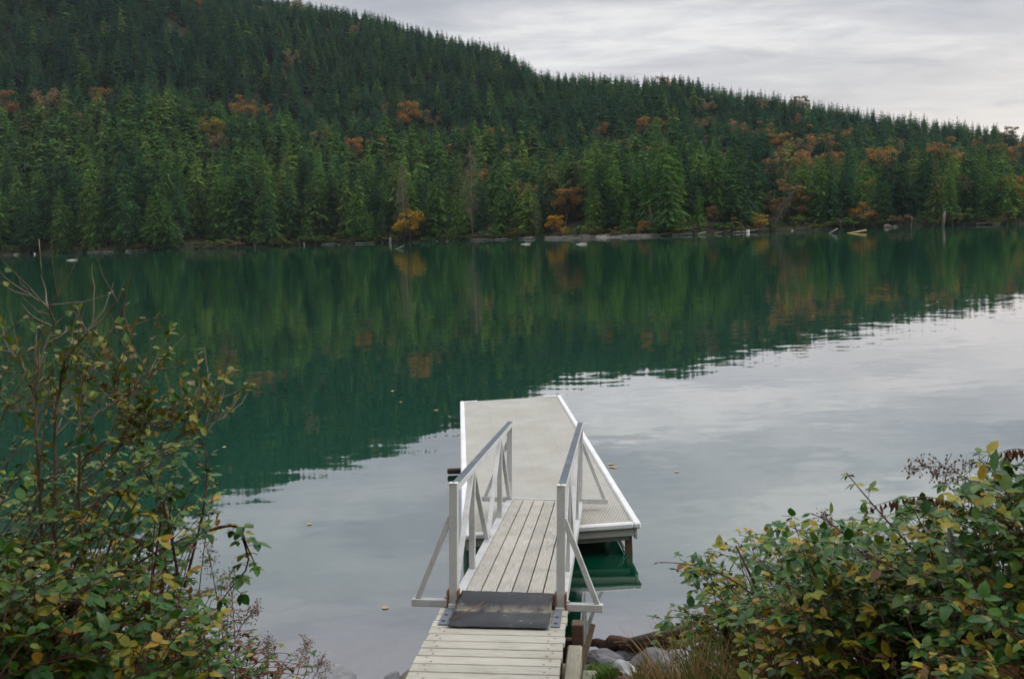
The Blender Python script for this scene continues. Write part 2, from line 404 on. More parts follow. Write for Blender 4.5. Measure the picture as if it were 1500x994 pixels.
def water_mat():
    m, nt = mat("lake_water")
    v = coords(nt, (0.5, 1.0, 1.0))
    a = noise_tex(nt, v, 2.0, 1.5, 0.45)
    b = noise_tex(nt, v, 0.22, 2.0, 0.5)
    c3 = noise_tex(nt, coords(nt, (0.7, 1, 1)), 6.0, 1.0, 0.5)
    patch = ramp(nt, noise_tex(nt, coords(nt, (0.5, 1.6, 1)), 0.05, 2).outputs[0], [(0.35, (0.5, 0.5, 0.5)), (0.65, (1.3, 1.3, 1.3))])
    def cen(n, amp):
        s = N(nt, "ShaderNodeVectorMath", operation="SUBTRACT"); L(nt, n.outputs["Color"], s.inputs[0]); s.inputs[1].default_value = (0.5, 0.5, 0.5)
        k = N(nt, "ShaderNodeVectorMath", operation="MULTIPLY"); L(nt, s.outputs[0], k.inputs[0]); k.inputs[1].default_value = (amp * 0.35, amp, 0)
        return k.outputs[0]
    s1 = N(nt, "ShaderNodeVectorMath", operation="ADD"); L(nt, cen(a, WAVE[0]), s1.inputs[0]); L(nt, cen(b, WAVE[1]), s1.inputs[1])
    s2 = N(nt, "ShaderNodeVectorMath", operation="ADD"); L(nt, s1.outputs[0], s2.inputs[0]); L(nt, cen(c3, WAVE[2]), s2.inputs[1])
    pm = N(nt, "ShaderNodeVectorMath", operation="MULTIPLY"); L(nt, s2.outputs[0], pm.inputs[0]); L(nt, patch, pm.inputs[1])
    s3 = N(nt, "ShaderNodeVectorMath", operation="ADD"); L(nt, pm.outputs[0], s3.inputs[0]); s3.inputs[1].default_value = (0, 0, 1)
    nn = N(nt, "ShaderNodeVectorMath", operation="NORMALIZE"); L(nt, s3.outputs[0], nn.inputs[0])
    nor = nn.outputs[0]
    gl = N(nt, "ShaderNodeBsdfGlossy"); gl.inputs["Roughness"].default_value = 0.015; gl.inputs["Color"].default_value = (0.985, 0.965, 0.99, 1); L(nt, nor, gl.inputs["Normal"])
    body = N(nt, "ShaderNodeBsdfDiffuse"); body.inputs["Color"].default_value = (*WATER_BODY, 1)
    clear = N(nt, "ShaderNodeBsdfTransparent"); clear.inputs["Color"].default_value = (0.50, 0.52, 0.46, 1)
    # shallow water by the near bank is clear down to the stones
    sx = N(nt, "ShaderNodeSeparateXYZ"); L(nt, coords(nt), sx.inputs[0])
    sh = ramp(nt, val(nt, "MULTIPLY", val(nt, "SUBTRACT", sx.outputs[1], 9.5), 1 / 4.0, clamp=True), [(0.0, (0, 0, 0)), (1.0, (1, 1, 1))], "EASE")
    under = N(nt, "ShaderNodeMixShader"); L(nt, sh, under.inputs[0]); L(nt, clear.outputs[0], under.inputs[1]); L(nt, body.outputs[0], under.inputs[2])
    fr = N(nt, "ShaderNodeFresnel"); fr.inputs[0].default_value = 1.33; L(nt, nor, fr.inputs["Normal"])
    fac = val(nt, "MINIMUM", val(nt, "MULTIPLY_ADD", fr.outputs[0], FRES[0], FRES[1], clamp=True), 0.84)
    mx = N(nt, "ShaderNodeMixShader"); L(nt, fac, mx.inputs[0]); L(nt, under.outputs[0], mx.inputs[1]); L(nt, gl.outputs[0], mx.inputs[2])
    o = N(nt, "ShaderNodeOutputMaterial"); L(nt, mx.outputs[0], o.inputs[0])
    return m
WAVE = (0.026, 0.007, 0.009)
WATER_BODY = (0.0012, 0.056, 0.029)
FRES = (0.92, 0.345)
M["water"] = water_mat()

# ------------------------------------------------------------------ world, sun, view
SUN_DIR = Vector((0.80, -0.10, 0.60)).normalized()
w = bpy.data.worlds.new("World"); sc.world = w; w.use_nodes = True
nt = w.node_tree; nt.nodes.clear()
sky = N(nt, "ShaderNodeTexSky", sky_type="NISHITA"); sky.sun_disc = False
sky.sun_elevation = math.asin(SUN_DIR.z); sky.sun_rotation = atan2(SUN_DIR.x, SUN_DIR.y)
tc = N(nt, "ShaderNodeTexCoord"); sp = N(nt, "ShaderNodeSeparateXYZ"); L(nt, tc.outputs["Generated"], sp.inputs[0])
z = val(nt, "MAXIMUM", sp.outputs[2], 0.0)
den = val(nt, "ADD", z, 0.10)
pl = N(nt, "ShaderNodeCombineXYZ")
L(nt, val(nt, "DIVIDE", sp.outputs[0], den), pl.inputs[0]); L(nt, val(nt, "DIVIDE", sp.outputs[1], den), pl.inputs[1])
mp = N(nt, "ShaderNodeMapping"); mp.inputs["Scale"].default_value = (0.42, 0.85, 1); mp.inputs["Rotation"].default_value = (0, 0, -0.25); mp.inputs["Location"].default_value = (3.1, 1.7, 0)
L(nt, pl.outputs[0], mp.inputs[0])
c1 = noise_tex(nt, mp.outputs[0], 0.9, 6, 0.55); c1.inputs["Distortion"].default_value = 0.4
mp2 = N(nt, "ShaderNodeMapping"); mp2.inputs["Scale"].default_value = (0.12, 1.0, 1); mp2.inputs["Rotation"].default_value = (0, 0, 0.18); L(nt, pl.outputs[0], mp2.inputs[0])
c2 = noise_tex(nt, mp2.outputs[0], 0.75, 4, 0.5)
mp3 = N(nt, "ShaderNodeMapping"); mp3.inputs["Scale"].default_value = (0.9, 1.5, 1); mp3.inputs["Rotation"].default_value = (0, 0, -0.5); L(nt, pl.outputs[0], mp3.inputs[0])
c3_ = noise_tex(nt, mp3.outputs[0], 1.9, 7, 0.62); c3_.inputs["Distortion"].default_value = 0.5
cl = val(nt, "ADD", val(nt, "MULTIPLY", c1.outputs[0], 0.52), val(nt, "ADD", val(nt, "MULTIPLY", c2.outputs[0], 0.20), val(nt, "MULTIPLY", c3_.outputs[0], 0.28)))
cloud = ramp(nt, cl, [(0.39, (0.37, 0.385, 0.425)), (0.46, (0.485, 0.50, 0.54)), (0.52, (0.60, 0.605, 0.63)), (0.58, (0.80, 0.79, 0.785))])
# thinner, warmer cloud low over the lake's far end on the sun's side; brighter zenith of an overcast sky
side = val(nt, "MULTIPLY", val(nt, "SUBTRACT", sp.outputs[0], 0.05), 2.4, clamp=True)
low = val(nt, "SUBTRACT", 1.0, val(nt, "MULTIPLY", z, 5.2), clamp=True)
glow = val(nt, "MULTIPLY", side, low)
cloud = mixc(nt, val(nt, "MULTIPLY", glow, val(nt, "MULTIPLY_ADD", c3_.outputs[0], 3.0, -0.35, clamp=True)), cloud, (1.02, 0.93, 0.83))
zen = N(nt, "ShaderNodeMapRange"); zen.inputs["From Min"].default_value = 0.30; zen.inputs["From Max"].default_value = 0.95
zen.inputs["To Min"].default_value = 8.6; zen.inputs["To Max"].default_value = 21.0
L(nt, z, zen.inputs["Value"])
vs = N(nt, "ShaderNodeVectorMath", operation="SCALE"); L(nt, cloud, vs.inputs[0]); L(nt, zen.outputs[0], vs.inputs["Scale"])
bg = N(nt, "ShaderNodeBackground"); bg.inputs["Strength"].default_value = 0.1
L(nt, mixc(nt, 0.95, sky.outputs[0], vs.outputs[0]), bg.inputs[0])
wo = N(nt, "ShaderNodeOutputWorld"); L(nt, bg.outputs[0], wo.inputs[0])

sl = bpy.data.lights.new("sun", "SUN"); sl.energy = 1.5; sl.angle = radians(25); sl.color = (1.0, 0.97, 0.93)
so = bpy.data.objects.new("sun", sl); col.objects.link(so)
so.rotation_euler = (-SUN_DIR).to_track_quat("-Z", "Y").to_euler()
so.location = (40, 20, 60)

vsn = sc.view_settings
sc.display_settings.display_device = "sRGB"
vsn.view_transform = "Standard"; vsn.look = "None"; vsn.exposure = 0.34; vsn.gamma = 1.0; vsn.use_curve_mapping = False
sc.render.engine = "CYCLES"
cy = sc.cycles
cy.use_denoising = True
try:
    cy.denoiser = "OPENIMAGEDENOISE"; cy.denoising_input_passes = "RGB_ALBEDO_NORMAL"; cy.denoising_prefilter = "ACCURATE"
except Exception: pass
cy.max_bounces = 7; cy.diffuse_bounces = 3; cy.glossy_bounces = 3; cy.transmission_bounces = 3; cy.transparent_max_bounces = 8; cy.volume_bounces = 0
cy.caustics_reflective = False; cy.caustics_refractive = False
cy.volume_step_rate = 10.0

# ------------------------------------------------------------------ near ground and lake
def sstep(a, b, x):
    t = min(1.0, max(0.0, (x - a) / (b - a))); return t * t * (3 - 2 * t)
def shore_y(x): return 9.75 + 0.22 * sin(x * 1.3 + 0.6) + 0.12 * sin(x * 3.1) + 0.02 * min(abs(x), 60) * sin(x * 0.11)
def gz(x, y):
    s = shore_y(x) - y
    if s < 0:
        z = -min(0.30 * -s, 9.0)
        nz = 0.05 * sstep(0, 1, -s) if s > -8 else 0.0
    else:
        z = 0.28 * min(s, 9.5) + 0.05 * sstep(0, 1, s)
        nz = 0.10 * sstep(0, 1.2, s)
    if nz: z += nz * noise.noise(Vector((x * 1.7, y * 1.7, 0.3))) * 1.4 + nz * 0.5 * noise.noise(Vector((x * 5, y * 5, 2.0)))
    if y < -7: z += (-7 - y) * 0.62  # unseen rise behind the camera, added to block low sky light
    # the walkway stands clear of the bank
    if s > 0 and y > 3.5:
        dx = abs(x + 0.28 + 0.11 * (9 - y)); k = 1 - sstep(0.7, 1.5, dx)
        z = z * (1 - k) + min(z, 0.66 - 0.0 * y) * k
    return z
xs = np.concatenate([[-1300, -600, -250, -110, -60, -35, -22, -15], np.arange(-11, 11.01, 0.22), [15, 22, 35, 60, 110, 250, 600, 1300]])
ys = np.concatenate([[-55, -40, -25, -14, -8], np.arange(-4, 15.01, 0.22), [17, 20, 25, 35, 55, 100, 250, 600, 1000, 1450]])
g = MB()
for y in ys:
    for x in xs: g.v.append((float(x), float(y), gz(float(x), float(y))))
nx = len(xs)
for j in range(len(ys) - 1):
    for i in range(nx - 1):
        g.f.append((j * nx + i, j * nx + i + 1, (j + 1) * nx + i + 1, (j + 1) * nx + i)); g.sm.append(True); g.mi.append(0)
tag(g.build("ground", M["ground"]), kind="structure")

lk = MB()
lx = [-1300, -300, -60, -15, 15, 60, 300, 1300]; ly = [4.0, 8.0, 15, 40, 120, 400, 1450]
for y in ly:
    for x in lx: lk.v.append((x, y, 0.0))
for j in range(len(ly) - 1):
    for i in range(len(lx) - 1):
        lk.f.append((j * 8 + i, j * 8 + i + 1, (j + 1) * 8 + i + 1, (j + 1) * 8 + i)); lk.sm.append(False); lk.mi.append(0)
tag(lk.build("lake", M["water"]), kind="structure")

# ------------------------------------------------------------------ far hill
SH = [(-60, 376), (0, 374), (100, 371), (250, 367), (400, 361), (560, 356), (700, 352), (800, 349.6), (900, 347.8), (1000, 345), (1100, 340.5), (1200, 336.6), (1300, 333), (1400, 330.8), (1500, 328), (1560, 326.3)]
RG = [(-60, -150), (0, -118), (150, -80), (300, -42), (430, -7), (560, 20), (650, 42), (740, 64), (790, 92), (860, 99), (930, 107), (1000, 106), (1050, 119), (1150, 134), (1250, 146), (1350, 163), (1420, 171), (1500, 183), (1560, 191)]
def az_of(p): return atan2(p.x, p.y)
sa = [(az_of(q), hypot(q.x, q.y)) for q in (atz(x, y, 0) for x, y in SH)]
ra = [(az_of(d), d.z / hypot(d.x, d.y)) for d in (ray(x, y) for x, y in RG)]
SA = np.array(sa); RA = np.array(ra)
# ease the raw reading of the shoreline
_a = np.linspace(-0.62, 0.62, 249); _d = np.interp(_a, SA[:, 0], SA[:, 1])
_k = np.exp(-0.5 * (np.arange(-12, 13) / 3.5) ** 2); _k /= _k.sum()
_d = np.convolve(np.pad(_d, 12, mode="edge"), _k, mode="valid")
def d_shore(a): return float(np.interp(a, _a, _d)) + 3.5 * sin(a * 61) + 1.5 * sin(a * 170 + 1)
def e_ridge(a): return float(np.interp(a, RA[:, 0], RA[:, 1]))
def ridge_dist(a): return d_shore(a) + 600 - 130 * sstep(-0.5, 0.5, a)
UU = [-0.03, -0.008, 0.0, 0.012, 0.05, 0.16, 0.30, 0.40, 0.47, 0.58, 0.72, 0.86, 0.95, 1.0, 1.08, 1.3]
GG = [-0.04, -0.012, -0.002, 0.006, 0.022, 0.11, 0.24, 0.305, 0.345, 0.50, 0.70, 0.875, 0.97, 1.0, 0.985, 0.85]
def hill_z(a, D):
    ds, dr = d_shore(a), ridge_dist(a)
    u = (D - ds) / (dr - ds)
    zr = CH + dr * e_ridge(a) - 20.0
    zz = zr * float(np.interp(u, UU, GG))
    if u > 0.03:
        x, y = D * sin(a), D * cos(a)
        k = sstep(0.03, 0.3, u) * (1 - 0.55 * sstep(0.8, 1.0, u))
        zz += k * (13 * noise.noise(Vector((x / 90, y / 90, 5))) + 6 * noise.noise(Vector((x / 34, y / 34, 9))))
    return zz
hm = MB(); NA = 150
us = [-0.03, -0.012, 0.0, 0.01, 0.025] + list(np.linspace(0.05, 1.1, 46)) + [1.2, 1.3]
for u in us:
    for i in range(NA + 1):
        a = -0.62 + 1.24 * i / NA
        D = d_shore(a) + u * (ridge_dist(a) - d_shore(a))
        hm.v.append((D * sin(a), D * cos(a), hill_z(a, D)))
for j in range(len(us) - 1):
    for i in range(NA):
        q = j * (NA + 1) + i
        hm.f.append((q, q + 1, q + NA + 2, q + NA + 1)); hm.sm.append(True); hm.mi.append(0)
tag(hm.build("hillside", M["hill"]), kind="structure")

# ------------------------------------------------------------------ tree shapes (unit: built 30 m tall, origin at the foot)
def conifer(seed, kind, tiers, nbr, detail=1, fat=1.0):
    r = random.Random(seed); cr = MB(); tr = MB(); Ht = 30.0
    lean = Vector((r.uniform(-.02, .02), r.uniform(-.02, .02), 0))
    tp = [Vector((0, 0, -1.5))] + [Vector((lean.x * t * Ht, lean.y * t * Ht, t * Ht)) for t in (0.02, 0.25, 0.5, 0.75, 0.97)]
    tr.tube(tp, [0.55, 0.45, 0.36, 0.25, 0.13, 0.03], n=6 if detail else 4)
    Rm = r.uniform(5.6, 7.4) if kind == "cedar" else r.uniform(4.8, 6.4)
    Rm *= fat
    lo = r.uniform(0.02, 0.07) if kind == "cedar" else r.uniform(0.05, 0.16)
    if kind == "high": lo = r.uniform(0.3, 0.45)
    asym = r.uniform(0, 2 * pi)
    for i in range(tiers):
        t = lo + (1 - lo) * ((i + r.uniform(-.3, .3)) / tiers)
        t = min(max(t, lo), 0.985); s = (t - lo) / (1 - lo)
        prof = (1 - s) ** (0.64 if kind == "cedar" else 0.76)
        if s < 0.12: prof *= 0.72 + 2.3 * s
        R = Rm * prof * r.uniform(0.68, 1.2) + 0.22
        for k in range(nbr if s < 0.8 else max(4, nbr - 2)):
            ph = 2 * pi * (k + r.uniform(-.35, .35)) / nbr + i * 1.3
            Lb = R * r.choice((0.55, 0.8, 0.95, 1.1, 1.22)) * r.uniform(.9, 1.1) * (1 + 0.12 * cos(ph - asym))
            h = t * Ht + r.uniform(-.5, .5)
            d = Vector((cos(ph), sin(ph), 0)); sd = Vector((-sin(ph), cos(ph), 0))
            rise = r.uniform(0.0, 0.22) if kind == "cedar" else r.uniform(0.05, 0.25) + 0.35 * max(0, s - .7)
            drop = r.uniform(0.30, 0.55) if kind == "cedar" else r.uniform(0.2, 0.42)
            o = Vector((lean.x * t * Ht, lean.y * t * Ht, h))
            P = lambda q: o + d * (Lb * q) + Vector((0, 0, Lb * (rise * q - drop * q * q)))
            wv = Lb * (r.uniform(0.09, 0.14) if detail else r.uniform(0.2, 0.28))
            tl = Vector((0, 0, -r.uniform(0.1, 0.5)))
            a0, a1, a2 = P(0.12), P(0.58), P(1.0)
            cr.add([a0 + sd * wv * .4, a0 - sd * wv * .4, a1 - (sd - tl) * wv, a1 + (sd + tl) * wv, a2], [(0, 1, 2, 3), (3, 2, 4)])
            if detail:
                for _ in range(13):
                    q = r.uniform(0.22, 1.0) ** 0.8; wl = Lb * 0.30 * (1.15 - 0.75 * q)
                    lat = r.uniform(-1, 1)
                    c_ = P(q) + sd * (lat * wl) + Vector((0, 0, r.uniform(-.12, .16) * Lb * .5 - abs(lat) * wl * .25))
                    dd = (d * r.uniform(.2, 1) + sd * (lat * .9 + r.uniform(-.4, .4)) + Vector((0, 0, r.uniform(-.75, .15)))).normalized()
                    tw_ = dd.cross(Vector((r.uniform(-.5, .5), r.uniform(-.5, .5), 1))).normalized()
                    sz_ = r.uniform(0.34, 0.70) * (0.65 + 0.12 * Lb)
                    cr.poly([c_ - tw_ * sz_ * .42, c_ + dd * sz_ * 1.15, c_ + tw_ * sz_ * .42])
            else:
                for sg in (-1, 1):
                    b0, b1 = P(0.35), P(0.7)
                    tip = P(0.66) + sd * (sg * Lb * 0.36) + Vector((0, 0, -Lb * r.uniform(0.1, 0.3)))
                    cr.poly([b0, b1, tip] if sg > 0 else [b1, b0, tip])
    top = Vector((lean.x * Ht, lean.y * Ht, Ht))
    cr.tube([top - Vector((0, 0, 1.2)), top + Vector((0, 0, 0.1))], [0.12, 0.02], n=4, smooth=False)
    return tr, cr

def broadleaf(seed, Ht=18.0, n_limb=22, leaves=90, leaf=0.55, spread=0.40):
    r = random.Random(seed); tr = MB(); cr = MB()
    top = Vector((r.uniform(-.6, .6), r.uniform(-.6, .6), Ht * .62))
    tr.tube([(0, 0, -1.0), (0, 0, Ht * .2), top * 0.7, top], [0.42, 0.34, 0.24, 0.12], n=6)
    for k in range(n_limb):
        ph = 2 * pi * k / n_limb * 2.4 + r.uniform(-.4, .4); h0 = Ht * r.uniform(.08, .58)
        rad = Ht * spread * r.uniform(.35, 1.0) * 0.9
        e = Vector((cos(ph) * rad, sin(ph) * rad, min(Ht * .93, h0 + Ht * r.uniform(.12, .42))))
        b = Vector((top.x * h0 / Ht, top.y * h0 / Ht, h0)); mid = (b + e) / 2 + Vector((0, 0, Ht * .05))
        tr.tube([b, mid, e], [0.16, 0.10, 0.04], n=4)
        cs = Ht * r.uniform(.06, .13)
        for _ in range(leaves):
            while True:
                q = Vector((r.uniform(-1, 1), r.uniform(-1, 1), r.uniform(-1, 1)))
                if q.length < 1: break
            c = e + Vector((q.x * cs * 1.25, q.y * cs * 1.25, q.z * cs * 0.8))
            u = Vector((r.uniform(-1, 1), r.uniform(-1, 1), r.uniform(-.5, .5))).normalized()
            v = u.cross(Vector((r.uniform(-.5, .5), r.uniform(-.5, .5), 1))).normalized()
            s = leaf * r.uniform(.6, 1.3)
            cr.poly([c - u * s, c - v * s * .6, c + u * s, c + v * s * .6])
    return tr, cr

def bare_tree(seed, Ht=26.0):
    """leafless grey tree: pole with many short drooping limbs"""
    r = random.Random(seed); tr = MB(); br = MB()
    tr.tube([(0, 0, -1), (0.1, 0, Ht * .3), (-.1, .1, Ht * .65), (0, 0, Ht)], [0.34, 0.26, 0.15, 0.03], n=6)
    for k in range(110):
        t = r.uniform(.2, .97); ph = r.uniform(0, 2 * pi); Lb = Ht * .17 * (1.1 - t) * r.uniform(.5, 1.2) + .5
        b = Vector((0, 0, t * Ht)); e = b + Vector((cos(ph) * Lb, sin(ph) * Lb, -Lb * r.uniform(-.1, .5)))
        br.tube([b, (b + e) / 2 + Vector((0, 0, Lb * .1)), e], [0.09, 0.06, 0.02], n=3)
        for _ in range(7):
            c = b.lerp(e, r.uniform(.3, 1)); q = c + Vector((r.uniform(-1, 1), r.uniform(-1, 1), -r.uniform(.2, 1.4))) * .9
            br.poly([c, c + Vector((.14, .1, 0)), q])
    return tr, br

PROTO = {}
for kk, n in (("cedar", 5), ("fir", 5), ("high", 2)):
    for i in range(n):
        t_, c_ = conifer(100 + i * 7 + len(kk) * 31, kk, 32 if kk != "high" else 24, 9)
        PROTO[kk, i] = (t_.mesh(f"{kk}_trunk", M["bark"]), c_.mesh(f"{kk}_crown", M["cedar" if kk == "cedar" else "fir"]))
for cl_, n in (("orange", 4), ("brown", 3), ("yellow", 2), ("olive", 3)):
    for i in range(n):
        t_, c_ = broadleaf(300 + i * 13 + len(cl_), leaves=120 if cl_ != "brown" else 70, leaf=0.42)
        PROTO[cl_, i] = (t_.mesh(f"{cl_}_trunk", M["bark"]), c_.mesh(f"{cl_}_crown", M[cl_]))
for i in range(2):
    t_, c_ = bare_tree(500 + i)
    PROTO["bare", i] = (t_.mesh("bare_trunk", M["grey_bark"]), c_.mesh("bare_twigs", M["grey_twig"]))

def plant_tree(name, key, loc, scale, rz, label, cat, group=None, second="crown", lean=(0, 0), sxy=1.0):
    e = empty(name, loc, label, cat, group)
    e.rotation_euler = (lean[0], lean[1], rz); e.scale = (scale * sxy, scale * sxy, scale)
    for nm, me in zip(("trunk", second), PROTO[key]):
        o = bpy.data.objects.new(nm, me); col.objects.link(o); o.parent = e
    return e

def hill_at(px, py, lo=0.0, hi=1.05):
    """where the sight line through a pixel meets the hill"""
    d = ray(px, py); a = atan2(d.x, d.y); e = d.z / hypot(d.x, d.y)
    ds, dr = d_shore(a), ridge_dist(a)
    for i in range(600):
        D = ds + (lo + (hi - lo) * i / 599) * (dr - ds)
        if hill_z(a, D) >= CH + e * D: break
    return a, D

# ---- autumn trees, each read off the photograph: (x, y of crown centre, crown height in px, kind, name, label)
AUT = [
    (8, 150, 46, "orange", "rusty orange maple on the slope at the photo's edge above the tall shrub"),
    (72, 152, 44, "brown", "brownish half bare maple on the slope beside the rusty maple at the edge"),
    (150, 142, 30, "orange", "orange brown maple crowning the lower forest, first of a short line of maples"),
    (192, 152, 30, "orange", "orange brown maple crowning the lower forest, middle of a short line of maples"),
    (234, 156, 26, "orange", "orange brown maple crowning the lower forest, last of a short line of maples"),
    (357, 155, 34, "orange", "round orange maple standing alone against dark firs on the slope"),
    (312, 185, 40, "olive", "olive gold broadleaf tree below the round lone orange maple"),
    (322, 212, 32, "brown", "brown thinning broadleaf tree just under the olive gold tree"),
    (600, 165, 42, "orange", "spreading rust orange maple high over the yellow shore maple"),
    (632, 172, 28, "brown", "small brown maple touching the spreading rust orange maple"),
    (520, 212, 28, "orange", "small pale orange maple in the lower forest, first of a pair"),
    (553, 212, 26, "orange", "small deep orange maple in the lower forest, second of a pair"),
    (565, 235, 30, "brown", "brown broadleaf tree under the pair of small orange maples"),
    (728, 198, 28, "olive", "dull olive broadleaf tree among firs above the grey bare tree"),
    (703, 262, 34, "orange", "narrow orange maple close beside the grey bare tree"),
    (768, 285, 40, "orange", "orange leaved maple tucked between two cedars in mid forest"),
    (830, 294, 46, "orange", "dark orange maple behind the yellow bushes above the driftwood beach"),
    (600, 326, 46, "yellow", "bright yellow maple at the waterline under a bare grey trunk"),
    (812, 328, 30, "yellow", "yellow green bush tree right above the driftwood beach"),
    (829, 337, 14, "yellow", "small golden bush next to the yellow green bush tree"),
    (942, 332, 20, "orange", "small orange maple at the waterline past the driftwood beach"),
    (880, 187, 24, "orange", "small round gold maple high on the middle slope"),
    (942, 180, 22, "orange", "small gold maple on the middle slope, nearer the round gold maple of two"),
    (968, 183, 22, "orange", "small gold maple on the middle slope, farther from the round gold maple of two"),
    (1036, 152, 24, "brown", "pale brown tree just below the ridge top"),
    (1030, 186, 28, "brown", "brownish bare topped tree on the slope under the pale ridge tree"),
    (1080, 188, 32, "brown", "rounded brown tree in a cluster of fading trees on mid slope"),
    (1118, 192, 32, "brown", "grey brown thinning tree by the rounded brown tree"),
    (1145, 208, 34, "orange", "burnt orange maple above the biggest orange maple"),
    (1180, 214, 32, "brown", "brown maple behind the biggest orange maple"),
    (1156, 246, 60, "orange", "biggest orange maple, tall glowing crown in the middle of the forest"),
    (1160, 288, 50, "orange", "golden maple directly below the biggest orange maple"),
    (1215, 240, 40, "orange", "wide orange maple beside the biggest orange maple"),
    (1232, 200, 26, "orange", "small orange maple among dark firs near the ridge"),
    (1292, 232, 40, "orange", "vivid rounded orange maple alone between dark conifers"),
    (1312, 212, 28, "brown", "mauve brown tree above the vivid rounded orange maple"),
    (1316, 262, 22, "orange", "small orange crown poking out above the waterline conifers"),
    (1384, 222, 46, "orange", "tall orange maple above the grey pole"),
    (1465, 226, 36, "orange", "orange maple near the far end of the ridge"),
    (1492, 228, 34, "orange", "orange maple at the photo's edge below the ridge"),
    (1480, 276, 40, "orange", "golden orange maple above the waterline bushes at the far end"),
    (1266, 312, 36, "orange", "round orange brown maple standing at the waterline over the yellow log"),
    (1262, 328, 14, "orange", "low rusty bush at the waterline under the round orange brown maple"),
    (1164, 326, 22, "olive", "round olive gold bush at the waterline"),
    (1045, 311, 22, "orange", "small slanting orange maple between waterline cedars"),
    (1112, 322, 24, "yellow", "thin yellow tree beside a leaning grey trunk"),
    (425, 357, 9, "yellow", "tiny bright yellow bush at the water's edge below tall cedars"),
    (1128, 285, 60, "bare", "slanting leafless grey tree leaning over the squat white post"),
    (690, 262, 110, "bare", "tall leafless grey tree standing out among green cedars"),
    (590, 290, 110, "bare", "bare grey trunk with broken limbs above the yellow maple"),
    (785, 308, 56, "bare", "short leafless grey tree behind the driftwood beach"),
    (952, 318, 44, "bare", "leafless grey tree at the waterline by the small orange maple"),
]
keep_clear = []   # (a, D, half width in rad, front depth)
for i, (px, py, hp, kd, lb) in enumerate(AUT):
    onshore = py + hp * 0.6 > 332 or kd == "bare"
    if onshore:
        d = ray(px, py); a = atan2(d.x, d.y); D = d_shore(a) + (3.0 if kd != "bare" else 5.0)
    else:
        a, D = hill_at(px, py + hp * 0.8)
    z0 = hill_z(a, D)
    dist = D / cos(a)
    ztop = CH + D * (lambda d: d.z / hypot(d.x, d.y))(ray(px, py - hp / 2))
    Hn = max(2.0, ztop - z0)
    base = 26.0 if kd == "bare" else 18.0
    s = Hn / (base * (0.97 if kd != "bare" else 1.0))
    wpx = hp * 1.15
    want = wpx / FP * D                       # crown width in metres
    sxy = min(1.7, max(0.65, want / (18.0 * 0.85 * s))) if kd != "bare" else 1.0
    nm = {"bare": "bare_tree", "yellow": "yellow_maple", "orange": "orange_maple", "brown": "brown_maple", "olive": "olive_tree"}[kd]
    if "bush" in lb: nm = "shore_bush"
    key = (kd, i % {"orange": 4, "brown": 3, "yellow": 2, "olive": 3, "bare": 2}[kd])
    ln = (0, 0.55) if "leaning over" in lb else ((0, -0.12) if "slanting orange" in lb else (0, 0))
    plant_tree(nm, key, (D * sin(a), D * cos(a), z0), s, random.uniform(0, 6.28) if ln == (0, 0) else 0, lb, "bush" if "bush" in nm else "tree", second="twigs" if kd == "bare" else "crown", lean=ln, sxy=sxy)
    keep_clear.append((a, D, 0.5 * max(want, 3) / D if kd != "bare" else 1.5 / D, 34 if not onshore else 6))

def is_clear(a, D):
    for (ca, cD, hw, fd) in keep_clear:
        if abs(a - ca) < hw + 1.4 / D and -fd < D - cD < 3.0: return False
    return True

# ---- conifers: jittered grid over the hill
cand = []
sp_ = 7.6
for gx in np.arange(-620, 620, sp_):
    for gy in np.arange(330, 1250, sp_):
        x = gx + rng.uniform(-.45, .45) * sp_; y = gy + rng.uniform(-.45, .45) * sp_
        a = atan2(x, y); D = hypot(x, y)
        if abs(a) > 0.535: continue
        ds = d_shore(a); u = (D - ds) / (ridge_dist(a) - ds)
        if D - ds < 48 and rng.random() < 0.30: continue
        if rng.random() < (0.0 if u > 0.88 or u < 0.22 else 0.22): continue
        if D - ds < 1.6 or u > 1.02: continue
        if rng.random() < 0.12 or not is_clear(a, D): continue
        cand.append((D - ds, a, D, u, x, y))
cand.sort()
LAND = [(50, "small white post"), (425, "tiny yellow bush"), (600, "yellow maple"), (690, "tall bare tree"), (829, "golden bush"), (942, "small waterline maple"),
        (1095, "squat white post"), (1164, "olive bush"), (1266, "round waterline maple"), (1383, "grey pole")]
ORD = "first second third fourth fifth sixth seventh eighth ninth tenth eleventh twelfth thirteenth fourteenth fifteenth sixteenth".split()
front, far = [], []
for c in cand:
    pxx = proj((c[4], c[5], hill_z(c[1], c[2]) + 15))[0]
    if c[0] < 75 and -12 < pxx < 1512 and len(front) < 290: front.append((pxx,) + c)
    else: far.append(c)
def tree_size(a, d):
    h = 33 + 10 * sstep(0.0, -0.45, a) - 5 * sstep(0.1, 0.45, a)
    return h
def zone(p):
    i = 0
    while i < len(LAND) - 1 and LAND[i + 1][0] < p: i += 1
    if p < LAND[0][0]: return None
    return i
recs = []
for (pxx, d, a, D, u, x, y) in front:
    r = rng.random()
    kd = "cedar" if (r < (0.68 if a < 0.25 else 0.42)) else ("fir" if r < 0.93 else "high")
    if d > 26 and kd == "cedar" and rng.random() < 0.3: kd = "fir"
    h = tree_size(a, d) * rng.uniform(0.55, 1.15) * (0.78 if d < 10 else 1.0)
    recs.append(dict(px=pxx, d=d, a=a, D=D, x=x, y=y, kd=kd, h=h, sxy=rng.uniform(0.78, 1.28)))
waterline = sorted([q for q in recs if q["d"] < 11], key=lambda q: q["px"])
for q in recs: q["lab"] = None
zones = {}
for q in waterline: zones.setdefault(zone(q["px"]), []).append(q)
def look(q):
    sz = "short" if q["h"] < 19 else ("tall" if q["h"] > 31 else "mid-sized")
    sh = "slender" if q["sxy"] < 0.88 else ("broad" if q["sxy"] > 1.03 else "")
    return sz, sh
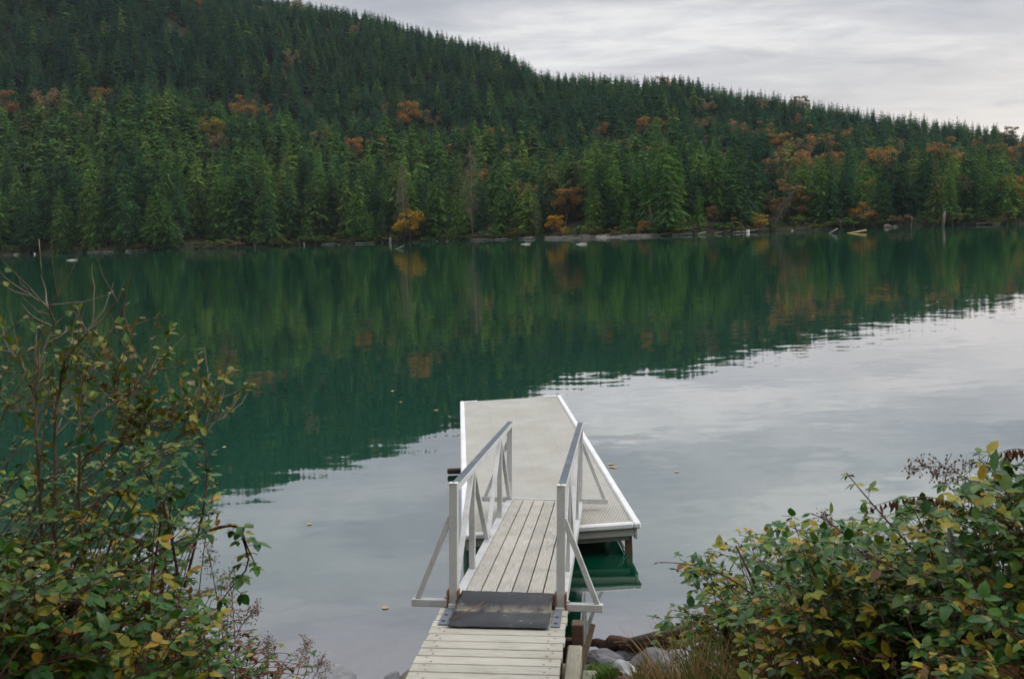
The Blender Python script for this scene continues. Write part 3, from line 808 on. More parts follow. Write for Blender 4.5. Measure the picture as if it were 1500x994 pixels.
for zi, lst in zones.items():
    for k, q in enumerate(lst):
        sz, sh = look(q)
        nm = {"cedar": "green cedar", "fir": "dark fir", "high": "bare stemmed fir"}[q["kd"]]
        if zi is None: tail = f"waterline, {ORD[len(lst) - 1 - k]} beyond small white post"
        else:
            n = len(lst)
            if zi == len(LAND) - 1: tail = f"waterline, {ORD[min(k, 15)]} past grey pole away from olive bush"
            elif k < (n + 1) // 2: tail = f"waterline, {ORD[min(k, 15)]} from {LAND[zi][1]} toward {LAND[zi + 1][1]}"
            else: tail = f"waterline, {ORD[min(n - 1 - k, 15)]} from {LAND[zi + 1][1]} toward {LAND[zi][1]}"
        q["lab"] = " ".join(f"{sz} {sh if q['kd'] != 'high' else ''} {nm} at {tail}".split())
        q["grp"] = "conifers along the far waterline"
for q in recs:
    if q["lab"] is None:
        zi = zone(q["px"])
        where = "beyond small white post" if zi is None else (f"between {LAND[zi][1]} and {LAND[zi + 1][1]}" if zi < len(LAND) - 1 else "past grey pole")
        nm = {"cedar": "green cedar", "fir": "dark fir", "high": "bare stemmed fir"}[q["kd"]]
        q["lab"] = f"{nm} in packed forest behind waterline {where}"
        q["grp"] = f"packed forest {nm}s " + where
    nmo = {"cedar": "cedar_tree", "fir": "fir_tree", "high": "fir_tree"}[q["kd"]]
    key = (q["kd"], int(rng.integers(0, 5 if q["kd"] != "high" else 2)))
    plant_tree(nmo, key, (q["x"], q["y"], hill_z(q["a"], q["D"]) - 0.2), q["h"] / 30.0, rng.uniform(0, 6.28), q["lab"], "tree", q["grp"],
               lean=(rng.uniform(-.025, .025), rng.uniform(-.025, .025)), sxy=q["sxy"])

# ---- the rest of the forest: one mass of trees up the hill
pc = bpy.data.collections.new("far_forest_trees")
fkinds = []
for i in range(4):
    t_, c_ = conifer(700 + i, "fir", 20, 8, 0, 1.22); n0 = len(c_.v)
    c_.add(t_.v, t_.f, mi=1)
    pc.objects.link(bpy.data.objects.new(f"a_fir_{i}", c_.mesh("far_fir", [M["fir_hill"], M["bark"]])))
for i in range(3):
    t_, c_ = conifer(750 + i, "cedar", 20, 8, 0, 1.12); c_.add(t_.v, t_.f, mi=1)
    pc.objects.link(bpy.data.objects.new(f"b_cedar_{i}", c_.mesh("far_cedar", [M["cedar"], M["bark"]])))
for i in range(2):
    t_, c_ = broadleaf(800 + i, leaves=40, leaf=0.8); c_.add(t_.v, t_.f, mi=1)
    pc.objects.link(bpy.data.objects.new(f"c_broad_{i}", c_.mesh("far_broadleaf", [M["brown" if i else "orange"], M["pale_bark"]])))
pts, idx, rot, scl = [], [], [], []
for (d, a, D, u, x, y) in far:
    pxx, pyy = proj((x, y, hill_z(a, D) + 14))
    if pxx < -60 or pxx > 1560: continue
    fb = 0.006 + 0.012 * (u < 0.45) + 0.035 * sstep(900, 1200, pxx) * (1 - sstep(0.5, 0.8, u)) + 0.02 * (0.3 < u < 0.5)
    r = rng.random()
    if r < fb: k = 7 + int(rng.integers(0, 2)); h = rng.uniform(13, 20) / 18
    else:
        pcd = 0.72 * (1 - sstep(0.28, 0.46, u)) + 0.05
        k = 4 + int(rng.integers(0, 3)) if rng.random() < pcd else int(rng.integers(0, 4))
        h = (tree_size(a, d) * (0.86 - 0.18 * u)) * (rng.uniform(0.5, 1.15) if u < 0.85 else rng.uniform(0.62, 0.88)) / 30
    w_ = rng.uniform(0.8, 1.35)
    pts.append((x, y, hill_z(a, D) - 0.3)); idx.append(k)
    rot.append((rng.uniform(-.03, .03), rng.uniform(-.03, .03), rng.uniform(0, 6.28))); scl.append((h * w_, h * w_, h))
fm = bpy.data.meshes.new("forest"); fm.from_pydata(pts, [], [])
at_ = fm.attributes.new("pick", "INT", "POINT"); at_.data.foreach_set("value", idx)
at_ = fm.attributes.new("turn", "FLOAT_VECTOR", "POINT"); at_.data.foreach_set("vector", np.array(rot, np.float32).ravel())
at_ = fm.attributes.new("grow", "FLOAT_VECTOR", "POINT"); at_.data.foreach_set("vector", np.array(scl, np.float32).ravel())
fo = bpy.data.objects.new("forest", fm); col.objects.link(fo); tag(fo, kind="stuff")
ng = bpy.data.node_groups.new("forest_nodes", "GeometryNodeTree")
ng.interface.new_socket("Geometry", in_out="INPUT", socket_type="NodeSocketGeometry")
ng.interface.new_socket("Geometry", in_out="OUTPUT", socket_type="NodeSocketGeometry")
gi, go = ng.nodes.new("NodeGroupInput"), ng.nodes.new("NodeGroupOutput")
m2p = ng.nodes.new("GeometryNodeMeshToPoints"); iop = ng.nodes.new("GeometryNodeInstanceOnPoints")
ci = ng.nodes.new("GeometryNodeCollectionInfo"); ci.inputs["Collection"].default_value = pc
ci.inputs["Separate Children"].default_value = True; ci.inputs["Reset Children"].default_value = True
def attr(nm, ty):
    n = ng.nodes.new("GeometryNodeInputNamedAttribute"); n.data_type = ty; n.inputs["Name"].default_value = nm
    return n.outputs["Attribute"]
ng.links.new(gi.outputs[0], m2p.inputs["Mesh"]); ng.links.new(m2p.outputs[0], iop.inputs["Points"])
ng.links.new(ci.outputs[0], iop.inputs["Instance"]); iop.inputs["Pick Instance"].default_value = True
ng.links.new(attr("pick", "INT"), iop.inputs["Instance Index"])
e2r = ng.nodes.new("FunctionNodeEulerToRotation"); ng.links.new(attr("turn", "FLOAT_VECTOR"), e2r.inputs[0])
ng.links.new(e2r.outputs[0], iop.inputs["Rotation"]); ng.links.new(attr("grow", "FLOAT_VECTOR"), iop.inputs["Scale"])
ng.links.new(iop.outputs[0], go.inputs[0])
md = fo.modifiers.new("forest", "NODES"); md.node_group = ng

# ------------------------------------------------------------------ far shore: driftwood, posts, bushes, stones
def far_log(p0, p1, r, m, label, name="driftwood_log", cat="log", group=None):
    """a log on the far shore between two pixels, lying at the waterline"""
    b = MB(); q0 = atz(p0[0], p0[1], 0.25); q1 = atz(p1[0], p1[1], 0.25)
    b.tube([q0, q0.lerp(q1, .5) + Vector((0, 0, r * .5)), q1], [r * 1.1, r, r * .7], n=7)
    o = b.build(name, m, origin=(q0 + q1) / 2)
    return tag(o, label, cat, group)
def shore_seg(px0, px1, dz0=0.3, dz1=0.3, off0=-1.0, off1=-1.0):
    out = []
    for px, dz, off in ((px0, dz0, off0), (px1, dz1, off1)):
        d = ray(px, 345); a = atan2(d.x, d.y); D = d_shore(a) + off
        out.append(Vector((D * sin(a), D * cos(a), dz)))
    return out
LOGS = [
    (28, 2, .35, .3, -2, -1, .55, "drift_brown", "brown log lying at the far waterline by the photo's edge"),
    (126, 164, .35, .4, -2, -1, .5, "drift", "pale log at the far waterline past the small white post, thinner of two"),
    (182, 214, .4, .5, -1, 0, .6, "drift", "pale log at the far waterline past the small white post, thicker of two"),
    (470, 498, .3, .3, -1, -1, .4, "drift", "thin pale log floating under the tall cedars beside the tiny yellow bush"),
    (520, 548, .4, .4, -1.5, -1, .5, "drift", "short bleached log near the pale root stump"),
    (688, 722, .4, .3, -1.5, -2, .55, "drift", "long pale log before the dark cedars beside the tall bare tree"),
    (724, 748, .3, .3, -1.5, -1, .4, "drift", "thin pale log end to end with the long pale log"),
    (760, 786, .3, .9, -3, -1, .5, "drift", "grey log tipped up at the near end of the driftwood beach"),
    (766, 784, .3, .3, -3, -3, .4, "drift", "thin grey log floating below the tipped grey log"),
    (798, 830, .6, .5, 0, -1.5, .6, "drift", "bleached log on the driftwood beach below the yellow green bush tree"),
    (818, 850, .5, .9, -2, 0, .55, "drift", "bleached log slanting across the middle of the driftwood beach"),
    (846, 878, .7, .6, 0, 0, .6, "drift", "bleached log on the driftwood beach, long one in the middle"),
    (866, 900, .5, .9, -1.5, 0, .55, "drift", "bleached log at the far end of the driftwood beach"),
    (836, 872, 1.0, 1.2, 2, 3, .5, "drift_brown", "brown log at the top of the driftwood beach under the trees"),
    (912, 938, .4, .6, -2, -1, .5, "drift", "pale log beyond the driftwood beach, first of three in a line"),
    (934, 966, .4, .4, -1.5, -1, .5, "drift", "pale log beyond the driftwood beach, middle of three in a line"),
    (962, 984, .3, 1.2, -3, -1, .4, "drift", "forked pale log rising from the water beyond the driftwood beach"),
    (984, 1014, .4, .6, -2, -1, .5, "drift", "pale log beyond the driftwood beach, last of three in a line"),
    (1022, 1034, .3, 1.0, -3, -1.5, .4, "drift", "short pale branch rising from the water before a bright cedar"),
    (1046, 1070, .3, 1.2, -3, -1, .4, "drift_brown", "brown branch rising from the water before the dark cedars"),
    (1074, 1092, .5, .5, -1.5, -1, .45, "drift", "pale log lying against the squat white post"),
    (1098, 1112, .5, 1.3, -1, 0, .4, "drift", "pale log leading from the squat white post to the leaning tree"),
    (1430, 1470, .6, .9, -1, 0, .5, "drift_brown", "brown log on the bank past the grey pole"),
]
for (x0, x1, z0, z1, o0, o1, r, mm, lb) in LOGS:
    q0, q1 = shore_seg(x0, x1, z0, z1, o0, o1)
    b = MB(); mid = q0.lerp(q1, .5) + Vector((0, 0, r * .3))
    r *= .5; b.tube([q0, mid, q1], [r * 1.1, r, r * .65], n=7)
    if "forked" in lb: b.tube([mid, mid + Vector((2.2, 0, 1.6))], [r * .6, r * .2], n=5)
    tag(b.build("driftwood_log", M[mm], origin=(q0 + q1) / 2), lb, "log", "driftwood on the far shore")
# beach of pale gravel
bm_ = MB(); strip = []
for i in range(41):
    px = 786 + (1010 - 786) * i / 40
    d = ray(px, 348); a = atan2(d.x, d.y); D = d_shore(a); wv = 1.0 * sin(pi * i / 40) ** 0.5
    rowp = []
    for o_, zz in ((-3.2, -0.35), (-1.0, 0.22), (1.5, 0.75), (4.2, 1.15), (6.5, 1.2)):
        dd = D + o_ * wv + 0.4 * sin(i * 1.9 + o_); rowp.append((dd * sin(a), dd * cos(a), zz * wv - 0.5 * (1 - wv) + (0.06 * sin(i * 3.3 + o_))))
    strip.append(rowp)
for i in range(40):
    for j in range(4): bm_.poly([strip[i][j], strip[i + 1][j], strip[i + 1][j + 1], strip[i][j + 1]], True)
tag(bm_.build("beach", M["beach"]), kind="structure")
# posts and leaning poles
def far_pole(name, pb, pt, r, m, label, cat, off=-3.0, n=8):
    d = ray(pb[0], 345); a = atan2(d.x, d.y); D = d_shore(a) + off
    q = Vector((D * sin(a), D * cos(a), -0.6))
    if name == "leaning_log": q = atz(pb[0], pb[1], -0.3); r = [k * .55 for k in r]
    t = atY(pt[0], pt[1], q.y)
    b = MB(); b.tube([q, q.lerp(t, .5), t], r, n=n)
    return tag(b.build(name, m, origin=q), label, cat)
far_pole("wooden_post", (1095, 348), (1095, 336.5), [.85, .8, .85], M["white_wood"], "squat white post standing in the water before a green cedar", "post", -6)
far_pole("wooden_pole", (1381, 340), (1384, 309.5), [.62, .55, .45], M["grey_bark"], "tall weathered grey pole rising from the water at the far shore", "post", -8)
far_pole("mooring_stump", (1378, 338), (1378, 333), [.7, .8, .7], M["drift"], "short grey stump at the foot of the tall grey pole", "stump", -8)
far_pole("wooden_post", (50, 380), (50, 370.5), [.42, .4, .38], M["white_wood"], "small white post in the water near the photo's edge under dark trees", "post", -5)
far_pole("wooden_post", (57, 374), (57, 350), [.28, .28, .22], M["yellow_wood"], "thin ochre stake on the bank next to the small white post", "post", 0)
far_pole("wooden_post", (1340, 341), (1340, 338.4), [.4, .45, .25], M["drift"], "small white float block in the water between trees and grey pole", "post", -9)
far_pole("root_stump", (571, 357), (572, 347), [1.1, .7, .5], M["drift"], "pale root stump standing at the waterline by the yellow maple", "stump", -1)
far_pole("tree_stump", (1335, 334), (1336, 317), [.4, .25, .12], M["drift"], "splintered pale snag behind the small white float block", "stump", 1)
far_pole("wooden_post", (445, 362), (445, 355), [.5, .45, .45], M["drift"], "short pale post at the waterline past the tiny yellow bush", "post", -1)
far_pole("leaning_log", (1238, 343), (1269, 337), [.5, .45, .4], M["yellow_wood"], "yellow log slanting out of the water under the round orange brown maple", "log", -14)
far_pole("leaning_log", (1213, 343), (1227, 334.5), [.38, .34, .3], M["drift"], "grey log slanting out of the water beside the yellow log", "log", -10)
far_pole("leaning_log", (576, 366), (592, 360), [.3, .25, .12], M["drift"], "thin grey branch slanting from the water below the yellow maple", "log", -14)
# floating birds-eye debris
def swirl_log(px, py, lb):
    q = atz(px, py, 0.05); b = MB()
    b.tube([q + Vector((-1.5, 0, -.05)), q + Vector((0, .3, .1)), q + Vector((1.4, .7, .15))], [.10, .18, .08], n=6)
    tag(b.build("driftwood_log", M["white_wood"], origin=q), lb, "log", "floating driftwood")
swirl_log(105, 381, "white bent branch floating off the far shore near the small white post")
swirl_log(770, 357.5, "pale chunk of wood floating off the driftwood beach, nearer the tipped log")
swirl_log(852, 357.5, "pale chunk of wood floating off the middle of the driftwood beach")

def shore_stone(px, off, s, lb):
    d = ray(px, 345); a = atan2(d.x, d.y); D = d_shore(a) + off
    b = rock_mb(int(px), s, s * .8, s * .6)
    o = b.build("shore_rock", M["rock_brown"], origin=(0, 0, 0)); o.location = (D * sin(a), D * cos(a), 0.1)
    tag(o, lb, "rock", "rocks on the far shore")
def rock_mb(seed, sx, sy, sz, sub=2, rough=0.22):
    import bmesh
    bm = bmesh.new(); bmesh.ops.create_icosphere(bm, subdivisions=sub + 1, radius=1.0)
    r = random.Random(seed); off = Vector((r.uniform(0, 50), r.uniform(0, 50), r.uniform(0, 50)))
    pl_ = [(Vector((r.uniform(-1, 1), r.uniform(-1, 1), r.uniform(-.4, 1))).normalized(), r.uniform(.62, .85)) for _ in range(9)]
    for v in bm.verts:
        n_ = v.co.normalized()
        k = 1.0
        for p_, dd in pl_:
            c_ = n_.dot(p_)
            if c_ > 0.05: k = min(k, dd / c_)
        k *= 1 + rough * .35 * noise.noise(n_ * 2.3 + off) + .05 * noise.noise(n_ * 7 + off)
        v.co = Vector((n_.x * k * sx, n_.y * k * sy, n_.z * k * sz))
    b = MB(); b.add([v.co[:] for v in bm.verts], [[v.index for v in f.verts] for f in bm.faces], smooth=False)
    bm.free(); return b
for px, off, s, lb in [(22, -3, 1.8, "broad brown rock in the water at the photo's edge under dark trees"), (655, -2, .9, "small pale rock at the waterline before the tall bare tree"),
                       (1160, -2, .8, "small rock at the waterline below the olive bush"), (1300, 0, 2.2, "brown rock bank at the waterline past the round waterline maple"),
                       (1312, -1, 1.4, "smaller rock against the brown rock bank"), (1460, 0, 1.8, "grey brown rock on the far bank past the grey pole"), (640, -1, .7, "tiny rock at the waterline between yellow maple and tall bare tree")]:
    shore_stone(px, off, s, lb)

# low bushes at the far waterline
bush_px = [14, 40, 92, 118, 150, 176, 205, 232, 262, 292, 318, 345, 372, 398, 412, 438, 462, 492, 515, 540, 560, 582, 622, 648, 668, 694, 716, 742, 765, 792, 845, 868, 900, 922, 968, 996, 1018, 1060, 1078, 1110, 1135, 1190, 1210, 1232, 1250, 1284, 1320, 1352, 1368, 1396, 1412, 1432, 1450, 1474, 1492]
bt = [broadleaf(900 + i, Ht=5.0, n_limb=14, leaves=80, leaf=0.30, spread=0.62) for i in range(3)]
BUSHP = {}
for tone in ("olive", "brown", "cedar"):
    for i in range(3): BUSHP[tone, i] = (bt[i][0].mesh("bush_stems", M["bark"]), bt[i][1].mesh("bush_leaves", M[tone]))
for i, px in enumerate(bush_px):
    d = ray(px, 345); a = atan2(d.x, d.y); off = rng.uniform(.2, 1.8); D = d_shore(a) + off
    tone = ("olive", "cedar", "cedar", "olive", "brown", "cedar", "olive")[i % 7]
    zi = zone(px)
    where = "before small white post" if zi is None else (f"between {LAND[zi][1]} and {LAND[zi + 1][1]}" if zi < len(LAND) - 1 else "past grey pole")
    nm = {"olive": "olive yellow", "brown": "brown leaved", "cedar": "low green"}[tone]
    e = empty("shore_bush", (D * sin(a), D * cos(a), hill_z(a, D) - .1), f"{nm} bush overhanging the far waterline {where}", "bush", f"{nm} bushes at the waterline " + where)
    e.rotation_euler = (0, 0, rng.uniform(0, 6.28)); s_ = rng.uniform(.7, 1.5); e.scale = (s_ * 1.35, s_ * 1.35, s_)
    for nmx, me in zip(("stems", "crown"), BUSHP[tone, i % 3]):
        o = bpy.data.objects.new(nmx, me); col.objects.link(o); o.parent = e

# ------------------------------------------------------------------ floating dock
NR, NL = atz(930, 768, .435), atz(685, 783, .385)
FR_, FL_ = atz(820.6, 580.5, .435), atz(675, 588, .395)
fwd = ((FR_ + FL_) - (NR + NL)).normalized(); sid = (NR - NL); sid = (sid - fwd * sid.dot(fwd)).normalized(); nrm = sid.cross(fwd)
if nrm.z < 0: nrm = -nrm
DW = 2.30; DL = ((FR_ + FL_) / 2 - (NR + NL) / 2).length
do = (NR + NL) / 2
dock = empty("floating_dock", do, "floating dock with beige grating deck and white edge trim, moored at the gangway's far end", "dock")
dock.matrix_world = Matrix(((sid.x, fwd.x, nrm.x, do.x), (sid.y, fwd.y, nrm.y, do.y), (sid.z, fwd.z, nrm.z, do.z), (0, 0, 0, 1)))
X, Y_, Z = Vector((1, 0, 0)), Vector((0, 1, 0)), Vector((0, 0, 1)); O = Vector((0, 0, 0))
hw = DW / 2
b = MB(); b.box(O, X, Y_, Z, -hw + .05, hw - .05, .05, DL - .03, -.05, 0.0, .004); b.build("deck", M["grating"], dock)
for s in (-1, 1):
    b = MB(); b.box(O, X, Y_, Z, s * hw - .05, s * hw + .05, -.05, DL, -.055, .028, .018); b.build("edge_trim", M["trim"], dock)
b = MB(); b.box(O, X, Y_, Z, -hw + .0525, hw - .0525, -.05, .047, -.053, .03, .018); b.build("edge_trim", M["trim"], dock)
b = MB(); b.box(O, X, Y_, Z, -hw + .0525, hw - .0525, DL - .028, DL + .012, -.09, .004, .006); b.build("end_board", M["fascia"], dock)
for s in (-1, 1):
    b = MB(); b.box(O, X, Y_, Z, min(s * (hw - .053), s * (hw - .36)), max(s * (hw - .053), s * (hw - .36)), DL - .09, DL + .02, .006, .016, .003); b.build("corner_plate", M["trim"], dock)
for s in (-1, 1):
    b = MB(); b.box(O, X, Y_, Z, s * (hw - .02) - .02, s * (hw - .02) + .02, -.02, DL, -.20, -.058, .004); b.build("fascia_board", M["fascia"], dock)
b = MB(); b.box(O, X, Y_, Z, -hw + .045, hw - .045, -.018, .02, -.155, -.058, .004); b.build("fascia_board", M["fascia"], dock)
b = MB(); b.box(O, X, Y_, Z, -hw + .06, hw - .10, .05, .10, -.235, -.158, .004); b.build("cross_beam", M["fascia"], dock)
for k in range(5):
    y0 = .9 + k * (DL - 1.3) / 5
    b = MB(); b.box(O, X, Y_, Z, -hw + .25, hw - .25, y0, y0 + 1.35, -.62, -.10, .06); b.build("float", M["float"], dock)
for s, yy in ((1, .10), (1, DL * .5), (-1, DL * .5)):
    b = MB(); b.box(O, X, Y_, Z, s * (hw - .10) - .045, s * (hw - .10) + .045, yy, yy + .09, -1.6, -.06, .006); b.build("leg", M["algae_wood"], dock)
b = MB()
b.tube([(hw - .16, .09, -.16), (hw - .30, .08, -.16), (hw - .16, .09, -.46)], .006, n=5); b.tube([(hw - .26, .09, -.16), (hw - .15, .09, -.42)], .006, n=5)
b.build("bracing_wire", M["bolt"], dock)
# mossy timber poking out under the dock
q = atz(655, 687.5, .10)
b = MB(); b.bar((.0, 0, -.03), (1.3, 0.06, -.05), .14, .085, ch=.02)
o = b.build("float_timber", M["rot"]); o.location = q; tag(o, "rotten brown timber end poking out from under the dock's side", "timber")

# ------------------------------------------------------------------ gangway
GL, GR = atY(663.5, 884, 9.20), atY(821, 889, 9.10)
HL, HR = atY(747, 730, 14.30), atY(849, 733, 14.20)
go_ = (GL + GR) / 2; gf = ((HL + HR) / 2 - go_); GLEN = gf.length; gf.normalize()
gs = (GR - GL); gs = (gs - gf * gs.dot(gf)).normalized(); gn = gs.cross(gf)
gw = (GR - GL).length / 2
gang = empty("gangway", go_, "white aluminium gangway with wooden plank deck and truss handrails sloping down to the dock", "gangway")
gang.matrix_world = Matrix(((gs.x, gf.x, gn.x, go_.x), (gs.y, gf.y, gn.y, go_.y), (gs.z, gf.z, gn.z, go_.z), (0, 0, 0, 1)))
G_INV = gang.matrix_world.inverted()
PH, PW = 1.10, 0.078
b = MB()
pw, gap = 0.138, 0.013; n_pl = 6; tot = n_pl * pw + (n_pl - 1) * gap
for k in range(n_pl):
    x0 = -tot / 2 + k * (pw + gap)
    jt = 0.004 * sin(k * 2.1)
    b.box(O, X, Y_, Z, x0, x0 + pw, .02, GLEN - .02, -.042 + jt * .3, .0 + jt * .3, .005)
b.build("plank_deck", M["plank_y"], gang)
for s in (-1, 1):
    xi = tot / 2 + .004; xo = gw + .04
    b = MB(); b.box(O, X, Y_, Z, min(s * xi, s * xo), max(s * xi, s * xo), -.04, GLEN + .03, -.135, -.012 if False else .006, .006); b.build("side_beam", M["alu"], gang)
for k in range(7):
    y0 = .12 + k * (GLEN - .3) / 6
    b = MB(); b.box(O, X, Y_, Z, -tot / 2, tot / 2, y0, y0 + .05, -.13, -.046, 0); b.build("cross_member", M["frame_dark"], gang)
for s in (-1, 1):
    rail = empty("handrail", (s * gw, 0, 0)); rail.parent = gang
    yn = [PW / 2, GLEN * .25, GLEN * .5, GLEN * .75, GLEN - PW / 2 + .01]
    for k in (0, 1, 3, 4):
        ww = PW if k in (0, 4) else .062
        if k == 0: ztop = PH + .018
        else: ztop = PH - .062
        b = MB(); b.box(Vector((0, yn[k], 0)), X, Y_, Z, -ww / 2, ww / 2, -ww / 2, ww / 2, .008 if k else -.10, ztop, .004)
        po = b.build("post", M["alu"], rail)
        if k == 0:
            c = MB(); c.box(Vector((0, yn[0], 0)), X, Y_, Z, -PW / 2 - .003, PW / 2 + .003, -PW / 2 - .003, PW / 2 + .003, PH + .0195, PH + .026, .002)
            c.build("post_cap", M["trim"], po)
            c = MB(); c.tube([(0, yn[0], PH + .026), (0, yn[0], PH + .034)], .009, n=8); c.build("bolt", M["bolt"], po)
    zt, zb = PH - .07, .035
    for (ya, za, yb, zb_) in ((yn[1] - .05, zt, yn[0] + .06, zb), (yn[1] + .05, zt, yn[2] - .045, zb), (yn[3] - .05, zt, yn[2] + .045, zb), (yn[3] + .05, zt, yn[4] - .06, zb)):
        b = MB(); b.bar((0, ya, za), (0, yb, zb_), .052, .052, up=Vector((1, 0, 0))); b.build("brace", M["alu"], rail)
    b = MB(); b.box(O, X, Y_, Z, -PW / 2, PW / 2, PW + .002, GLEN + .05, PH - .062, PH, .005); tr_ = b.build("top_rail", M["alu"], rail)
    b = MB(); b.box(O, X, Y_, Z, -PW / 2 + .004, PW / 2 - .004, PW + .004, GLEN + .046, PH + .001, PH + .006, .001); b.build("rail_cover", M["alu_grey"], tr_)
    # outriggers at either end
    for (yy, out, zfr) in ((.0, .39, .74), (GLEN - .05, .40, .75)):
        b = MB(); b.box(O, X, Y_, Z, min(s * (PW / 2 + .002), s * out), max(s * (PW / 2 + .002), s * out), yy - .005, yy + .065, -.035, .035, .005); b.build("outrigger_bar", M["alu"], rail)
        b = MB(); b.bar((s * (out - .055), yy + .03, .036), (s * (PW / 2 - .012), yy + .03, PH * zfr), .05, .05, up=Vector((0, 1, 0))); b.build("outrigger_brace", M["alu"], rail)
    # rusty hinge hardware
    b = MB()
    for t in (-1, 1): b.box(O, X, Y_, Z, t * (PW / 2 + .010) - .006, t * (PW / 2 + .010) + .006, -.035, .075, -.10, .13, .002)
    b.box(O, X, Y_, Z, -PW / 2 - .003, PW / 2 + .003, -.048, -.004, -.10, -.045, .003)
    br = b.build("base_bracket", M["rust"], rail)
    b = MB(); b.tube([(-.085, .01, -.045), (.085, .01, -.045)], .014, n=8); b.build("hinge_pin", M["bolt"], br)
    b = MB(); b.tube([(-s * .07, .03, .05), (s * .085, .03, .05)], .010, n=8); b.build("bolt", M["bolt"], br)
# loading plate down to the dock
b = MB()
pts = [(-.46, GLEN - .015, .006), (.46, GLEN - .015, .006), (.44, GLEN + .46, -.070), (-.40, GLEN + .46, -.070)]
b.hexa([Vector(p) - Vector((0, 0, .012)) for p in pts] + [Vector(p) for p in pts])
b.build("loading_plate", M["alu"], gang)

# ------------------------------------------------------------------ landing walkway
la = Vector((gf.x, gf.y, 0)).normalized(); lf = (la + Vector((0, 0, -.035))).normalized()
ls = Vector((lf.y, -lf.x, -.018)).normalized(); ls = (ls - lf * ls.dot(lf)).normalized(); ln_ = ls.cross(lf)
lo_ = atz(739, 890, .938) - lf * 0.03
land = empty("landing_walkway", lo_, "wooden landing walkway of cross planks leading from the bank to the gangway", "walkway")
land.matrix_world = Matrix(((ls.x, lf.x, ln_.x, lo_.x), (ls.y, lf.y, ln_.y, lo_.y), (ls.z, lf.z, ln_.z, lo_.z), (0, 0, 0, 1)))
lw = 0.59
b = MB(); r = random.Random(3)
for k in range(34):
    y1 = -k * .166; jx = r.uniform(-.008, .008)
    b.box(O, X, Y_, Z, -lw + jx, lw + jx, y1 - .149, y1, -.04 + r.uniform(-.002, .002), r.uniform(-.002, .002), .005)
for k in range(34):
    for xs_ in (-.50, -.46, .46, .50):
        x, y = xs_ + r.uniform(-.012, .012), -k * .166 - .075 + (.04 if abs(xs_) > .48 else -.04) + r.uniform(-.01, .01)
        b.add([(x + .009 * cos(q), y + .009 * sin(q), .0035) for q in (0, 1.05, 2.1, 3.14, 4.19, 5.24)], [(0, 1, 2, 3, 4, 5)], mi=1)
b.build("plank_deck", [M["plank_x"], M["rust"]], land)
for s in (-1, 1):
    b = MB(); b.box(O, X, Y_, Z, s * .48 - .045, s * .48 + .045, -5.1, -.03, -.24, -.043, .006); b.build("stringer", M["old_post"], land)
b = MB(); b.box(O, X, Y_, Z, -lw + .02, lw + .03, -.10, -.01, -.46, -.245, .006); b.build("end_beam", M["algae_wood"], land)
for s in (-1, 1):
    b = MB(); b.box(O, X, Y_, Z, s * .50 - .05, s * .50 + .05, -.32, -.20, -1.5, -.245, .008); b.build("post", M["algae_wood"], land)
b = MB(); b.box(O, X, Y_, Z, lw + .012, lw + .14, -2.6, -.42, -.36, -.16, .012); b.build("side_timber", M["timber"], land)
b = MB(); b.box(O, X, Y_, Z, lw + .145, lw + .27, -2.6, -.62, -.50, -.30, .012); b.build("side_timber", M["timber"], land)
b = MB(); b.box(O, X, Y_, Z, lw + .035, lw + .145, -.2, -.06, -1.4, .0 - .06, .008); po = b.build("corner_post", M["algae_wood"], land)
b = MB(); b.bar((lw + .09, -.08, -.62), (lw + .22, .22, -.20), .03, .05, up=Vector((1, 0, 0))); b.build("post_brace", M["algae_wood"], land)
for s in (-1, 1):
    b = MB(); b.box(O, X, Y_, Z, s * gw * 1.0 - .038, s * gw * 1.0 + .038, -.46, -.03, .0035, .0125, .002); st = b.build("hinge_strap", M["strap"], land)
    for yy in (-.38, -.22):
        c = MB(); c.tube([(s * gw, yy, .0125), (s * gw, yy, .026)], .016, n=6, smooth=False); c.build("bolt", M["strap"], st)

# rubber flap over the hinge: rests on both decks
mt = MB()
prof_far, prof_near = [], []
hg = G_INV.inverted()
Lm = land.matrix_world
rows = []
def grow(y, z): return hg @ Vector((0, y, z))
xa, xb = -.43, .455
prof = [("g", .24, .010), ("g", .205, .040), ("g", .16, .074), ("g", .10, .092), ("g", .03, .086), ("l", -.03, .076), ("l", -.07, .050), ("l", -.092, .022), ("l", -.115, .0165), ("l", -.34, .0165), ("l", -.53, .0165)]
NXM = 26
grid = []
for (fr_, y, z) in prof:
    rw = []
    for i in range(NXM + 1):
        x = xa + (xb - xa) * i / NXM
        if fr_ == "l": x -= 0.012
        zz = z + .0015 * sin(i * .9 + y * 9) + .001 * sin(i * 2.3 + y * 31)
        if fr_ == "l": zz = max(zz, .0135)
        else: zz = max(zz, .008)
        rw.append((hg if fr_ == "g" else Lm) @ Vector((x, y, zz)))
    grid.append(rw)
for j in range(len(grid) - 1):
    for i in range(NXM): mt.poly([grid[j][i], grid[j + 1][i], grid[j + 1][i + 1], grid[j][i + 1]], True)
mo = mt.build("rubber_flap", M["rubber"], origin=lo_)
import bmesh
bm = bmesh.new(); bm.from_mesh(mo.data); bmesh.ops.remove_doubles(bm, verts=bm.verts, dist=1e-4); bm.to_mesh(mo.data); bm.free()
sm_ = mo.modifiers.new("thick", "SOLIDIFY"); sm_.thickness = .009; sm_.offset = 1
tag(mo, "scuffed black rubber flap covering the hinge between landing and gangway", "mat")
b = MB(); p0 = Lm @ Vector((-.42, -.40, .03)); p1 = Lm @ Vector((-.18, -.06, .085))
b.tube([p0, p0.lerp(p1, .5) + Vector((.01, 0, .004)), p1], [.004, .005, .003], n=5)
tag(b.build("fallen_twig", M["rust"], origin=p0), "thin reddish twig lying across the rubber flap", "twig")

